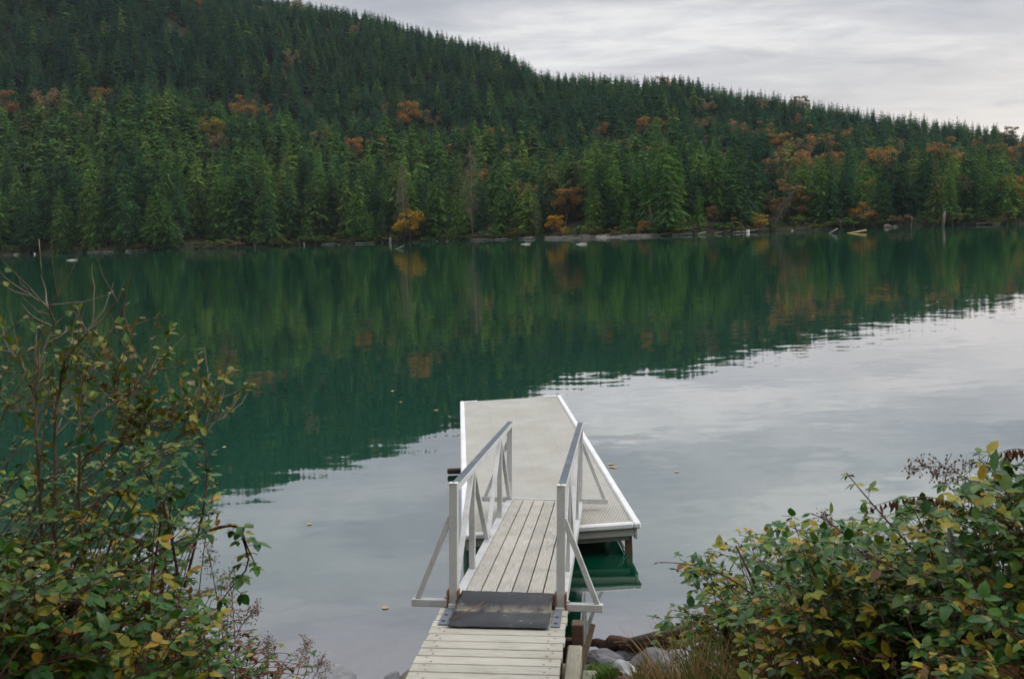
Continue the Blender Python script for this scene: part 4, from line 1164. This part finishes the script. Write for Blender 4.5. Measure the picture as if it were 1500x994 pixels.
# ------------------------------------------------------------------ near shore stones, log
def near_rock(name, px, py, zc, sx, sy, sz, m, lb, seed, rz=0.0, group=None):
    q = atz(px, py, zc); bb = rock_mb(seed, sx, sy, sz)
    o = bb.build(name, M[m]); o.location = q; o.rotation_euler = (0, 0, rz)
    return tag(o, lb, "rock", group)
near_rock("boulder", 908, 990, .40, .16, .14, .15, "rock_white", "pale angular rock beside the mossy grass next to the landing", 4, .4)
near_rock("boulder", 958, 968, .22, .30, .2, .12, "rock_grey", "flat grey rock behind the pale angular rock", 9, .2)
near_rock("boulder", 880, 962, .16, .24, .16, .09, "rock_grey", "flat grey rock under the rotten log close to the landing", 12, -.2)
near_rock("boulder", 925, 955, .10, .26, .14, .08, "rock_grey", "low grey rock between log and flat grey rock", 15, .5)
near_rock("boulder", 496, 992, .16, .20, .16, .13, "rock_white", "pale rock at the water's edge by the dry brown weeds", 21, .2)
near_rock("boulder", 572, 996, .12, .13, .10, .08, "rock_white", "small rounded pale rock in the shallows next to the landing", 25, .7)
near_rock("boulder", 600, 996, .10, .16, .14, .10, "rock_brown", "dark wet rock half under the landing", 28)
near_rock("boulder", 1330, 985, 1.15, .32, .3, .2, "rock_grey", "shadowed grey rock under the bramble thicket", 33)
for i, (px, py, s) in enumerate([(520, 965, .28), (590, 968, .32), (560, 985, .36), (625, 960, .25), (540, 950, .25), (660, 955, .2), (480, 968, .25), (570, 945, .22), (610, 988, .26), (500, 978, .22)]):
    near_rock("submerged_stone", px, py, -.26 - .02 * (i % 3), s, s * .75, .13, "rock_brown", "brown stone lying under shallow water beside the landing", 40 + i, i * .7, "stones under the shallow water")
# rotten log on the stones
q0, q1, q2 = atz(862, 941, .10), atz(935, 945, .22), atz(1010, 918, .42)
b = MB(); n_ = 12; pts_, rad_ = [], []
for i in range(n_ + 1):
    t = i / n_; p = q0.lerp(q1, min(1, t * 2)) if t < .5 else q1.lerp(q2, (t - .5) * 2)
    pts_.append(p + Vector((0, .03 * sin(i * 1.7), .02 * sin(i * 2.3)))); rad_.append(.030 + .042 * sin(pi * min(1, t * 1.15)) + .012 * sin(i * 2.9))
b.tube(pts_, rad_, n=14)
b.v = [tuple(Vector(v) + Vector((noise.noise(Vector(v) * 14), noise.noise(Vector(v) * 14 + Vector((7, 0, 0))), noise.noise(Vector(v) * Vector((6, 22, 22)).x + Vector((0, 9, 0))))) * .035) for v in b.v]
for k in range(9):
    t0 = 2 + k; p = pts_[min(t0, n_ - 2)] + Vector((random.uniform(-.05, .05), -.1, random.uniform(-.04, .07)))
    b.bar(p, p + Vector((.34, .02 - .05 * (k % 2), .03)), .03, .045, ch=.006)
log = b.build("rotten_log", M["rot"], origin=q1); tag(log, "rotten split brown log lying across the stones at the water's edge", "log")
b = MB(); b.tube([atz(920, 939, .30), atz(975, 927, .42), atz(1040, 905, .60)], [.03, .045, .03], n=8); b.build("branch_stub", M["bark"], log).location = -q1

# ------------------------------------------------------------------ foliage near the camera
def leaf(mb, p, d, up, ln, wd, fold=.18, curl=.25):
    d = d.normalized(); s = d.cross(up)
    if s.length < .05: s = d.cross(Vector((1, .2, 0)))
    s.normalize(); n = s.cross(d).normalized()
    P = lambda t, x, zz: p + d * (t * ln) + s * (x * wd) + n * (zz * ln)
    c = lambda t: -curl * t * t
    vs = [P(0, 0, 0), P(.33, 0, c(.33) - .02), P(.68, 0, c(.68) - .02), P(1, 0, c(1)),
          P(.14, -.34, c(.14) + fold * .1), P(.38, -.52, c(.38) + fold * .2), P(.72, -.36, c(.72) + fold * .14),
          P(.14, .34, c(.14) + fold * .1), P(.38, .52, c(.38) + fold * .2), P(.72, .36, c(.72) + fold * .14)]
    mb.add(vs, [(0, 1, 5, 4), (1, 2, 6, 5), (2, 3, 6), (0, 7, 8, 1), (1, 8, 9, 2), (2, 9, 3)], smooth=True)
def rv(r, k=1.0): return Vector((r.uniform(-k, k), r.uniform(-k, k), r.uniform(-k, k)))
def bez(a, c, b, n): return [a * ((1 - t) ** 2) + c * (2 * t * (1 - t)) + b * (t * t) for t in [i / n for i in range(n + 1)]]
def compound(mbs, stems, r, p, d, size, pick):
    """3 or 5 leaflets on a stalk"""
    d = (d + Vector((0, 0, r.uniform(-.15, .35)))).normalized()
    q = p + d * size * r.uniform(.6, 1.0); stems.tube([p, q], [.0022, .0016], n=3, cap=False)
    up = (Vector((0, 0, 1)) + rv(r, .38)).normalized(); s = d.cross(up).normalized()
    mb = mbs[pick()]
    dd = d + Vector((0, 0, -r.uniform(.05, .45)))
    leaf(mb, q, dd, up, size * r.uniform(.95, 1.2), size * .72, curl=r.uniform(.05, .4))
    for sg in (-1, 1):
        leaf(mb, q - d * size * .05, s * sg + d * .35 + Vector((0, 0, -r.uniform(0, .35))), up, size * r.uniform(.75, 1.0), size * .6, curl=r.uniform(.05, .4))
        if r.random() < .45: leaf(mb, q - d * size * .12, s * sg * .9 - d * .3 + Vector((0, 0, -r.uniform(0, .3))), up, size * r.uniform(.55, .75), size * .45)
def in_poly(x, y, pg):
    c = False; j = len(pg) - 1
    for i in range(len(pg)):
        if (pg[i][1] > y) != (pg[j][1] > y) and x < (pg[j][0] - pg[i][0]) * (y - pg[i][1]) / (pg[j][1] - pg[i][1]) + pg[i][0]: c = not c
        j = i
    return c
def ground_pt(x, y): return Vector((x, y, gz(x, y)))
def bramble(name, label, cat, seed, poly, n, Yr, size, yellow, extra=(), lvs=(7, 12), green="leaf_green", yel="leaf_yellow", group=None, parts=("canes", "foliage", "yellowed_foliage"), lift=.35):
    """arching canes whose tips fill a region; every cane is rooted in the bank"""
    r = random.Random(seed); cn, fg, fy = MB(), MB(), MB(); mbs = {"g": fg, "y": fy}
    xs_ = [p[0] for p in poly]; ys_ = [p[1] for p in poly]; tips = []
    while len(tips) < n:
        x, y = r.uniform(min(xs_), max(xs_)), r.uniform(min(ys_), max(ys_))
        if not in_poly(x, y, poly): continue
        Yd = r.uniform(*Yr); t = atY(x, y, Yd)
        if t.z < gz(t.x, t.y) + .12:
            k = (t.z - CH); t = CAM + (t - CAM) * (.86); 
            if t.z < gz(t.x, t.y) + .1: continue
        tips.append((t, None, 1.0))
    for e in extra: tips.append(e)
    cen = None
    for (t, c0, dens) in tips:
        if isinstance(t, tuple): t = atY(*t)
        if c0 is not None:
            c0 = [atY(*q) for q in c0]; base = c0[0]; ctrl = c0[1]
        else:
            bx, by = t.x + r.uniform(.1, 1.5) * (1 if t.x > 0 else -1), t.y + r.uniform(-.8, .3)
            base = ground_pt(bx, by); ctrl = base.lerp(t, .55) + Vector((r.uniform(-.15, .15), r.uniform(-.15, .15), lift * r.uniform(.4, 1.3) * max(.4, (t - base).length)))
            if ctrl.z > t.z + .12: ctrl.z = t.z + .12
        pts = bez(base, ctrl, t, 9)
        if c0 is not None and len(c0) > 2:
            ch = c0 + [t]; pts = []
            for i in range(10):
                f_ = i / 9 * (len(ch) - 1); k = min(int(f_), len(ch) - 2); g_ = f_ - k
                pa, pb, pc_, pd = ch[max(k - 1, 0)], ch[k], ch[k + 1], ch[min(k + 2, len(ch) - 1)]
                pts.append(0.5 * (2 * pb + (pc_ - pa) * g_ + (2 * pa - 5 * pb + 4 * pc_ - pd) * g_ ** 2 + (3 * pb - pa - 3 * pc_ + pd) * g_ ** 3))
        cr_ = 1.0 if c0 is None else 1.5
        cn.tube(pts, [(.0055 - .0035 * i / 9) * cr_ for i in range(10)], n=5, cap=False)
        nl = int(r.randint(*lvs) * dens)
        for k in range(nl):
            tt = 1 - (k + r.random() * .6) / max(1, nl) * (.72 if c0 is None else .8)
            i = min(8, int(tt * 9)); p = pts[i].lerp(pts[i + 1], tt * 9 - i); ax = (pts[i + 1] - pts[i]).normalized()
            a = k * 2.4 + r.uniform(-.5, .5); u = ax.cross(Vector((.3, .1, .9))).normalized(); v = ax.cross(u)
            d = u * cos(a) + v * sin(a) + ax * .5 + Vector((0, 0, .25))
            yk = yellow * (1.5 - 1.0 * tt)
            compound(mbs, cn, r, p, d, size * r.uniform(.65, 1.15) * (.75 if tt > .93 else 1), lambda: "y" if r.random() < yk else "g")
    root = ground_pt(tips[0][0].x if not isinstance(tips[0][0], tuple) else 0, tips[0][0].y if not isinstance(tips[0][0], tuple) else 6)
    e = empty(name, root, label, cat, group)
    for nm, m_, mbx in ((parts[0], "cane", cn), (parts[1], green, fg), (parts[2], yel, fy)):
        if mbx.v: 
            ob = mbx.build(nm, M[m_], e, origin=root)
            if nm == "yellowed_foliage": ob["label"] = "yellowing lower leaves"
    return e

# -- bramble thicket on the far side of the landing from the tall shrub
bramble("bramble_bush", "bramble bush reaching low over the water above the rotten log", "bush", 11,
        [(985, 822), (1040, 800), (1090, 770), (1125, 800), (1130, 900), (1060, 960), (985, 935), (960, 905), (1000, 868)], 80, (7.0, 8.4), .078, .32,
        extra=[((966, 823, 7.2), [(1130, 900, 7.0), (1070, 822, 7.1)], .7), ((975, 905, 7.6), [(1090, 985, 7.3), (1020, 890, 7.5)], 1.0), ((955, 938, 8.0), [(1060, 990, 7.6), (990, 930, 7.8)], 1.0)])
bramble("bramble_bush", "glossy green bramble bush with a single cane tip standing out over the water", "bush", 12,
        [(1090, 775), (1150, 760), (1200, 775), (1250, 752), (1300, 740), (1330, 800), (1330, 900), (1220, 905), (1120, 900)], 150, (5.6, 7.6), .080, .22,
        extra=[((1240, 692, 6.4), [(1390, 860, 6.2), (1290, 755, 6.3)], 1.0), ((1190, 752, 6.6), [(1300, 860, 6.4), (1240, 770, 6.5)], 1.0)])
bramble("bramble_bush", "tallest bramble bush, broad pale topped leaves at the photo's edge", "bush", 13,
        [(1300, 745), (1370, 720), (1400, 690), (1450, 680), (1530, 668), (1560, 800), (1540, 900), (1330, 890)], 190, (5.0, 7.0), .086, .12,
        extra=[((1432, 672, 5.8), [(1540, 860, 5.5), (1470, 690, 5.7)], 1.0), ((1335, 742, 6.0), [(1470, 860, 5.8), (1400, 740, 5.9)], 1.0)])
bramble("bramble_bush", "yellowing bramble bush low behind the dry grass tuft", "bush", 14,
        [(1060, 880), (1160, 860), (1290, 870), (1310, 960), (1280, 1000), (1100, 1000)], 80, (5.6, 7.0), .078, .66, lvs=(5, 9))
bramble("bramble_bush", "deeply shaded dark bramble bush in the bottom corner beneath the tallest bramble", "bush", 15,
        [(1300, 870), (1540, 860), (1560, 1010), (1420, 1010), (1310, 985)], 120, (4.4, 6.0), .074, .18, lvs=(6, 10))
bramble("sapling", "small light green leafy sapling in front of the dark bramble corner", "plant", 16,
        [(1345, 950), (1400, 940), (1430, 1000), (1350, 1010)], 9, (4.3, 4.8), .055, .25, lvs=(5, 7), parts=("stems", "foliage", "yellowed_foliage"), green="leaf_yellow", yel="leaf_green")

# bare sprays over the thicket
def seed_spray(name, label, seed, base, ctrl, tip, n=26, berry=.006, Lr=.13, m="dry"):
    r = random.Random(seed); st, bd = MB(), MB()
    pts = bez(atY(*base), atY(*ctrl), atY(*tip), 14); root = pts[0].copy()
    root = Vector((root.x, root.y, gz(root.x, root.y)))
    st.tube([root] + pts, [.006] + [.005 - .0035 * i / 14 for i in range(15)], n=4, cap=False)
    for k in range(n):
        t = .45 + .55 * k / n; i = min(13, int(t * 14)); p = pts[i].lerp(pts[i + 1], t * 14 - i)
        d = ((pts[i + 1] - pts[i]).normalized() * .8 + rv(r, .9)).normalized(); q = p + d * Lr * r.uniform(.5, 1.1) * (1.25 - t * .5)
        st.tube([p, q], [.0018, .001], n=3, cap=False)
        for _ in range(5):
            q2 = p.lerp(q, r.uniform(.5, 1)) + rv(r, .035); st.tube([p.lerp(q, .5), q2], [.001, .0008], n=3, cap=False)
            s_ = berry * r.uniform(.7, 1.4)
            bd.add([q2 + Vector(v) * s_ for v in ((1, 0, 0), (-1, 0, 0), (0, 1, 0), (0, -1, 0), (0, 0, 1), (0, 0, -1))],
                   [(0, 2, 4), (2, 1, 4), (1, 3, 4), (3, 0, 4), (2, 0, 5), (1, 2, 5), (3, 1, 5), (0, 3, 5)])
    e = empty(name, root, label, "weed"); st.build("stalks", M[m], e, origin=root); bd.build("seed_heads", M[m], e, origin=root)
    return e
seed_spray("seed_stalk", "dark dried berry spray arching above the tallest bramble", 51, (1470, 800, 5.6), (1430, 660, 5.7), (1340, 688, 5.8), n=34, berry=.007)
seed_spray("seed_stalk", "small upright dried seed head between the two green bramble bushes", 52, (1230, 830, 6.4), (1222, 780, 6.4), (1205, 752, 6.5), n=14, berry=.006, Lr=.07)
def withered(name, label, seed, base, ctrl, tip, n=26):
    r = random.Random(seed); st, fl = MB(), MB(); pts = bez(atY(*base), atY(*ctrl), atY(*tip), 12); root = ground_pt(pts[0].x, pts[0].y)
    st.tube([root] + pts, [.006] + [.005 - .003 * i / 12 for i in range(13)], n=4, cap=False)
    for k in range(n):
        t = .3 + .7 * k / n; i = min(11, int(t * 12)); p = pts[i].lerp(pts[i + 1], t * 12 - i)
        leaf(fl, p, Vector((r.uniform(-.4, .4), r.uniform(-.4, .4), -1)), Vector((r.uniform(-1, 1), -1, .2)), r.uniform(.05, .085), .022, fold=.9, curl=.6 * r.choice((-1, 1)))
    e = empty(name, root, label, "plant"); st.build("stem", M["dry"], e, origin=root); fl.build("withered_leaves", M["leaf_dead"], e, origin=root)
withered("withered_branch", "withered cane hung with curled brown leaves across the tallest bramble's front", 61, (1440, 790, 5.7), (1400, 690, 5.8), (1262, 748, 6.1), n=26)
withered("withered_branch", "withered cane with curled brown leaves at the photo's edge over the bramble top", 62, (1560, 760, 5.4), (1530, 630, 5.5), (1463, 664, 5.6), n=22)
# bare dark stick standing in the thicket
b = MB(); p0, p1 = atY(1128, 900, 7.2), atY(1078, 799, 7.3); g0 = ground_pt(p0.x, p0.y)
b.tube([g0, p0, p0.lerp(p1, .5), p1], [.014, .012, .010, .007], n=6); tag(b.build("bare_stick", M["cane"], origin=g0), "bare dark stick slanting up out of the bramble nearest the water", "stick")

# -- tall shrub and its companions on the other bank
S5 = lambda x, y: (x * .2614, 380 + y * .2614)
POLY = [
    [(300, 1500), (310, 994), (320, 800), (345, 650), (360, 570), (480, 415), (518, 380), (528, 220), (515, 25)],
    [(518, 380), (600, 320), (660, 240), (700, 120)],
    [(225, 1500), (205, 994), (200, 700), (250, 500), (290, 400), (310, 350), (270, 285), (320, 200), (345, 50)],
    [(270, 285), (255, 200), (235, 100), (230, 0)],
    [(270, 270), (180, 205), (120, 140), (85, 60)],
    [(290, 370), (200, 330), (120, 250)],
    [(345, 700), (460, 620), (540, 560), (600, 430), (630, 340)],
    [(600, 430), (660, 370), (710, 250)],
    [(450, 1500), (440, 994), (450, 830), (470, 700), (520, 560), (560, 470)],
    [(470, 900), (600, 830), (640, 800), (650, 650), (690, 550), (720, 470), (755, 400)],
    [(640, 800), (730, 750), (800, 660), (900, 600)],
    [(-150, 1200), (150, 630), (110, 580), (40, 480), (0, 350)],
    [(450, 1300), (640, 1080), (770, 980), (820, 900), (835, 820)],
    [(640, 1080), (720, 920), (795, 840)],
    [(440, 1150), (600, 1000), (800, 980), (1000, 900), (1120, 780)],
    [(-150, 900), (-40, 700), (-60, 500), (-20, 300)],
    [(700, 1180), (980, 1000), (1110, 900), (1190, 760)],
    [(980, 1000), (1150, 930), (1290, 880)],
]
r = random.Random(77); stm, tw, lf1 = MB(), MB(), MB()
root = ground_pt(-2.75, 5.5)
for pi_, pl_ in enumerate(POLY):
    big = pi_ in (0, 2, 8)
    Yd = 5.5 + r.uniform(-.25, .25) + (0.3 if pi_ in (11, 15) else 0)
    pts = []
    for i, (x, y) in enumerate(pl_):
        pts.append(atY(*S5(x, y), 5.5 + (.12 * sin(pi_ * 2.1 + i * .9) if i else 0)))
    if big: pts = [ground_pt(pts[0].x * .96, 5.5)] + pts
    dense = []
    for i in range(len(pts) - 1):
        for k in range(3): dense.append(pts[i].lerp(pts[i + 1], k / 3) + rv(r, .006))
    dense.append(pts[-1]); nd = len(dense)
    r0 = .0115 if big else .0062
    (stm if big else tw).tube(dense, [r0 * (1 - .82 * i / nd) for i in range(nd)], n=6, cap=False)
    for i in range(2, nd - 1):
        if proj(dense[i])[1] < 425: continue          # side twigs with leaves, thinning towards the bare tops
        p = dense[i]; ypx = proj(p)[1]
        for _ in range(r.choice((0, 0, 1, 1)) if ypx < 540 else r.choice((1, 2, 2, 3))):
            d = ((dense[i + 1] - p).normalized() * .6 + rv(r, .9) + Vector((0, 0, .5))).normalized(); Lt = r.uniform(.10, .34)
            e1 = p + d * Lt * .5 + rv(r, .02); e2 = p + d * Lt + Vector((0, 0, .04))
            tw.tube([p, e1, e2], [.004, .003, .0015], n=4, cap=False)
            ppx = proj(e1)[1]; keep = .07 if ppx < 460 else (.3 if ppx < 505 else (.7 if ppx < 580 else .95))
            for k in range(6):
                if r.random() > keep: continue
                q = p.lerp(e2, r.uniform(.2, 1)); dd = (d + rv(r, 1.0) + Vector((0, 0, -.3))).normalized()
                leaf(lf1, q, dd, Vector((0, 0, 1)) + rv(r, .8), r.uniform(.032, .062), r.uniform(.022, .038), fold=.35, curl=r.uniform(0, .5))
e = empty("tall_shrub", root, "tall thin leaved shrub with bare twig tops in front of the lake", "shrub")
stm.build("stems", M["stem"], e, origin=root); tw.build("twigs", M["twig"], e, origin=root); lf1.build("foliage", M["leaf_shrub"], e, origin=root)

bramble("bramble_bush", "bramble bush with long arching reddish canes reaching over the water below the tall shrub", "bush", 21,
        [(-30, 600), (40, 640), (150, 660), (250, 620), (325, 650), (330, 740), (300, 800), (250, 860), (-30, 880)], 150, (4.9, 6.8), .068, .20,
        extra=[((346, 768, 5.4), [(60, 960, 5.1), (110, 890, 5.2), (180, 838, 5.3), (250, 796, 5.35), (300, 779, 5.4)], 2.4),
               ((322, 882, 5.45), [(300, 779, 5.4), (342, 768, 5.4), (356, 790, 5.4), (364, 826, 5.4), (345, 852, 5.42)], 2.6), ((374, 826, 5.4), [(335, 768, 5.4), (352, 775, 5.4), (362, 800, 5.4)], .7),
               ((286, 636, 5.6), [(270, 860, 5.5), (288, 790, 5.5), (299, 740, 5.5), (304, 690, 5.55), (300, 655, 5.6)], 1.3), ((190, 640, 5.6), [(262, 850, 5.4), (240, 740, 5.5), (212, 690, 5.6)], 1.3),
               ((276, 920, 5.5), [(180, 780, 5.3), (232, 815, 5.4), (258, 870, 5.45)], 1.0)], lvs=(6, 10))
bramble("bramble_bush", "dark shaded bramble bush filling the bottom corner beneath the tall shrub", "bush", 22,
        [(-40, 780), (120, 790), (260, 850), (330, 900), (340, 1010), (-40, 1010)], 240, (4.2, 5.8), .072, .18, lvs=(7, 11))
bramble("bramble_bush", "low rusty and yellow bramble bush at the water's edge near the pale rock", "bush", 23,
        [(230, 880), (330, 850), (385, 930), (470, 965), (480, 1010), (230, 1010)], 130, (5.6, 8.0), .046, .65, yel="leaf_rust", lvs=(6, 10))
bramble("bramble_bush", "bramble bush with golden leaves under the long arching canes", "bush", 24,
        [(190, 820), (330, 830), (350, 900), (290, 930), (180, 900)], 34, (5.2, 6.4), .055, .75, lvs=(5, 8))
for i, (lb, base, ctrl, tip) in enumerate([
        ("dry brown weed with fine seed heads, tallest of those by the arching canes", (330, 960, 6.6), (318, 860, 6.6), (298, 780, 6.7)),
        ("dry brown weed with fine seed heads rising beside the golden bramble leaves", (345, 990, 6.8), (345, 900, 6.8), (335, 838, 6.9)),
        ("dry brown weed with fine seed heads leaning out over the water", (330, 985, 7.0), (350, 900, 7.0), (378, 893, 7.1)),
        ("dry brown weed in the low rusty brush, nearer the arching canes", (390, 1010, 7.6), (395, 970, 7.6), (392, 935, 7.7)),
        ("dry brown weed in the low rusty brush, closest to the pale rock", (430, 1010, 8.2), (440, 970, 8.2), (448, 938, 8.3)),
        ("short dry brown weed at the tip of the low rusty brush", (450, 1010, 8.4), (462, 985, 8.4), (474, 968, 8.5))]):
    seed_spray("dry_weed", lb, 70 + i, base, ctrl, tip, n=24, berry=.0055, Lr=.11)

# -- unseen trees added on the near bank to shade the brush at either side
for (x, y, sc_, lb) in ((-6.6, 0.6, .72, "unseen leafy tree added to shade the tall shrub"), (7.4, 0.4, .72, "unseen leafy tree added to shade the bramble thicket")):
    plant_tree("added_shade_tree", ("olive", 0 if x < 0 else 1), (x, y, gz(x, y) - .2), sc_, 1.1 if x < 0 else 2.3, lb, "tree", sxy=1.0)
# -- grass, moss and litter
def blades(mb, r, px0, px1, py0, py1, Yr, n, hr, wd=.0045, lean=.45):
    for _ in range(n):
        x, y = r.uniform(px0, px1), r.uniform(py0, py1); q = atY(x, y, r.uniform(*Yr)); gx, gy = q.x, q.y
        p = ground_pt(gx, gy); h = r.uniform(*hr); d = Vector((r.uniform(-lean, lean), r.uniform(-lean, lean), 1)).normalized()
        s = Vector((r.uniform(-1, 1), r.uniform(-.4, .4), 0)).normalized() * wd; m1 = p + d * h * .55; t = p + d * h + Vector((d.x, d.y, -.35)) * h * .35
        mb.add([p - s, p + s, m1 + s * .8, m1 - s * .8, t], [(0, 1, 2, 3), (3, 2, 4)], smooth=True)
r = random.Random(5)
gr = MB(); blades(gr, r, 985, 1135, 960, 1140, (6.3, 7.3), 1100, (.30, .95)); blades(gr, r, 930, 1010, 960, 1040, (7.3, 8.3), 500, (.15, .42)); blades(gr, r, 1100, 1220, 960, 1140, (6.0, 7.0), 300, (.3, .75))
tag(gr.build("grass", M["grass"]), kind="stuff")
ms = MB(); blades(ms, r, 862, 905, 950, 1000, (8.2, 9.3), 1500, (.05, .14), .004, .6); blades(ms, r, 1045, 1110, 960, 1140, (6.2, 6.9), 320, (.3, .75), .005)
tag(ms.build("green_grass", M["moss_blade"]), kind="stuff")
lt = MB()
for _ in range(900):
    x, y = r.uniform(.35, 4.2), r.uniform(5.5, 9.3)
    if r.random() < .4: x = r.uniform(-4.5, -1.3)
    leaf(lt, ground_pt(x, y) + Vector((0, 0, .015)), rv(r), Vector((0, 0, 1)) + rv(r, .4), r.uniform(.04, .08), .04, curl=r.uniform(-.3, .3))
tag(lt.build("leaf_litter", M["litter"]), kind="stuff")

# leaves adrift on the lake
FLOAT = [(893, 683, "pale"), (886, 681, "pale"), (898, 679, "pale"), (904, 685, "pale"), (881, 686, "pale"), (891, 688, "pale"), (988, 690, "single"), (568, 891, "single"), (455, 766, "single"), (575, 573, "single"), (636, 601, "single"), (328, 655, "single"), (586, 588, "single"), (1233, 768, "red")]
LBL = {(988, 690): "single tan leaf floating on open water past the dock", (568, 891): "yellow leaf floating beside the gangway's near end", (455, 766): "reddish leaf floating midway between shrub and dock",
       (575, 573): "orange leaf floating in the dark reflection beyond the shrub tips, loneliest one", (636, 601): "orange leaf floating in the dark reflection just off the dock", (328, 655): "orange leaf floating behind the shrub's arching tip",
       (586, 588): "small leaf floating in the dark reflection between two others", (1233, 768): "red leaf floating behind the bramble bush"}
for (px, py, kd) in FLOAT:
    q = atz(px, py, .004); b = MB(); s_ = .085 if kd != "pale" else .10
    leaf(b, Vector((0, 0, .004)), Vector((r.uniform(-1, 1), r.uniform(-1, 1), 0)), Vector((0, 0, 1)), s_ * (1.6 if py < 620 else 1.2), s_, fold=.1, curl=-.05)
    o = b.build("floating_leaf", M["float_leaf"]); o.location = q
    tag(o, LBL.get((px, py), "pale tan leaf in the small raft of leaves beside the dock"), "leaf", "raft of leaves beside the dock" if kd == "pale" else "leaves adrift on the lake")

# ------------------------------------------------------------------ air
hz = MB(); hz.hexa([Vector(p) for p in ((-1400, -70, -12), (1400, -70, -12), (1400, 1500, -12), (-1400, 1500, -12), (-1400, -70, 520), (1400, -70, 520), (1400, 1500, 520), (-1400, 1500, 520))])
m, nt = mat("haze"); pv = N(nt, "ShaderNodeVolumePrincipled"); pv.inputs["Color"].default_value = (0.80, 0.90, 1.0, 1); pv.inputs["Density"].default_value = 0.00004; pv.inputs["Anisotropy"].default_value = 0.2
o_ = N(nt, "ShaderNodeOutputMaterial"); L(nt, pv.outputs[0], o_.inputs["Volume"])
tag(hz.build("haze", m), kind="stuff")
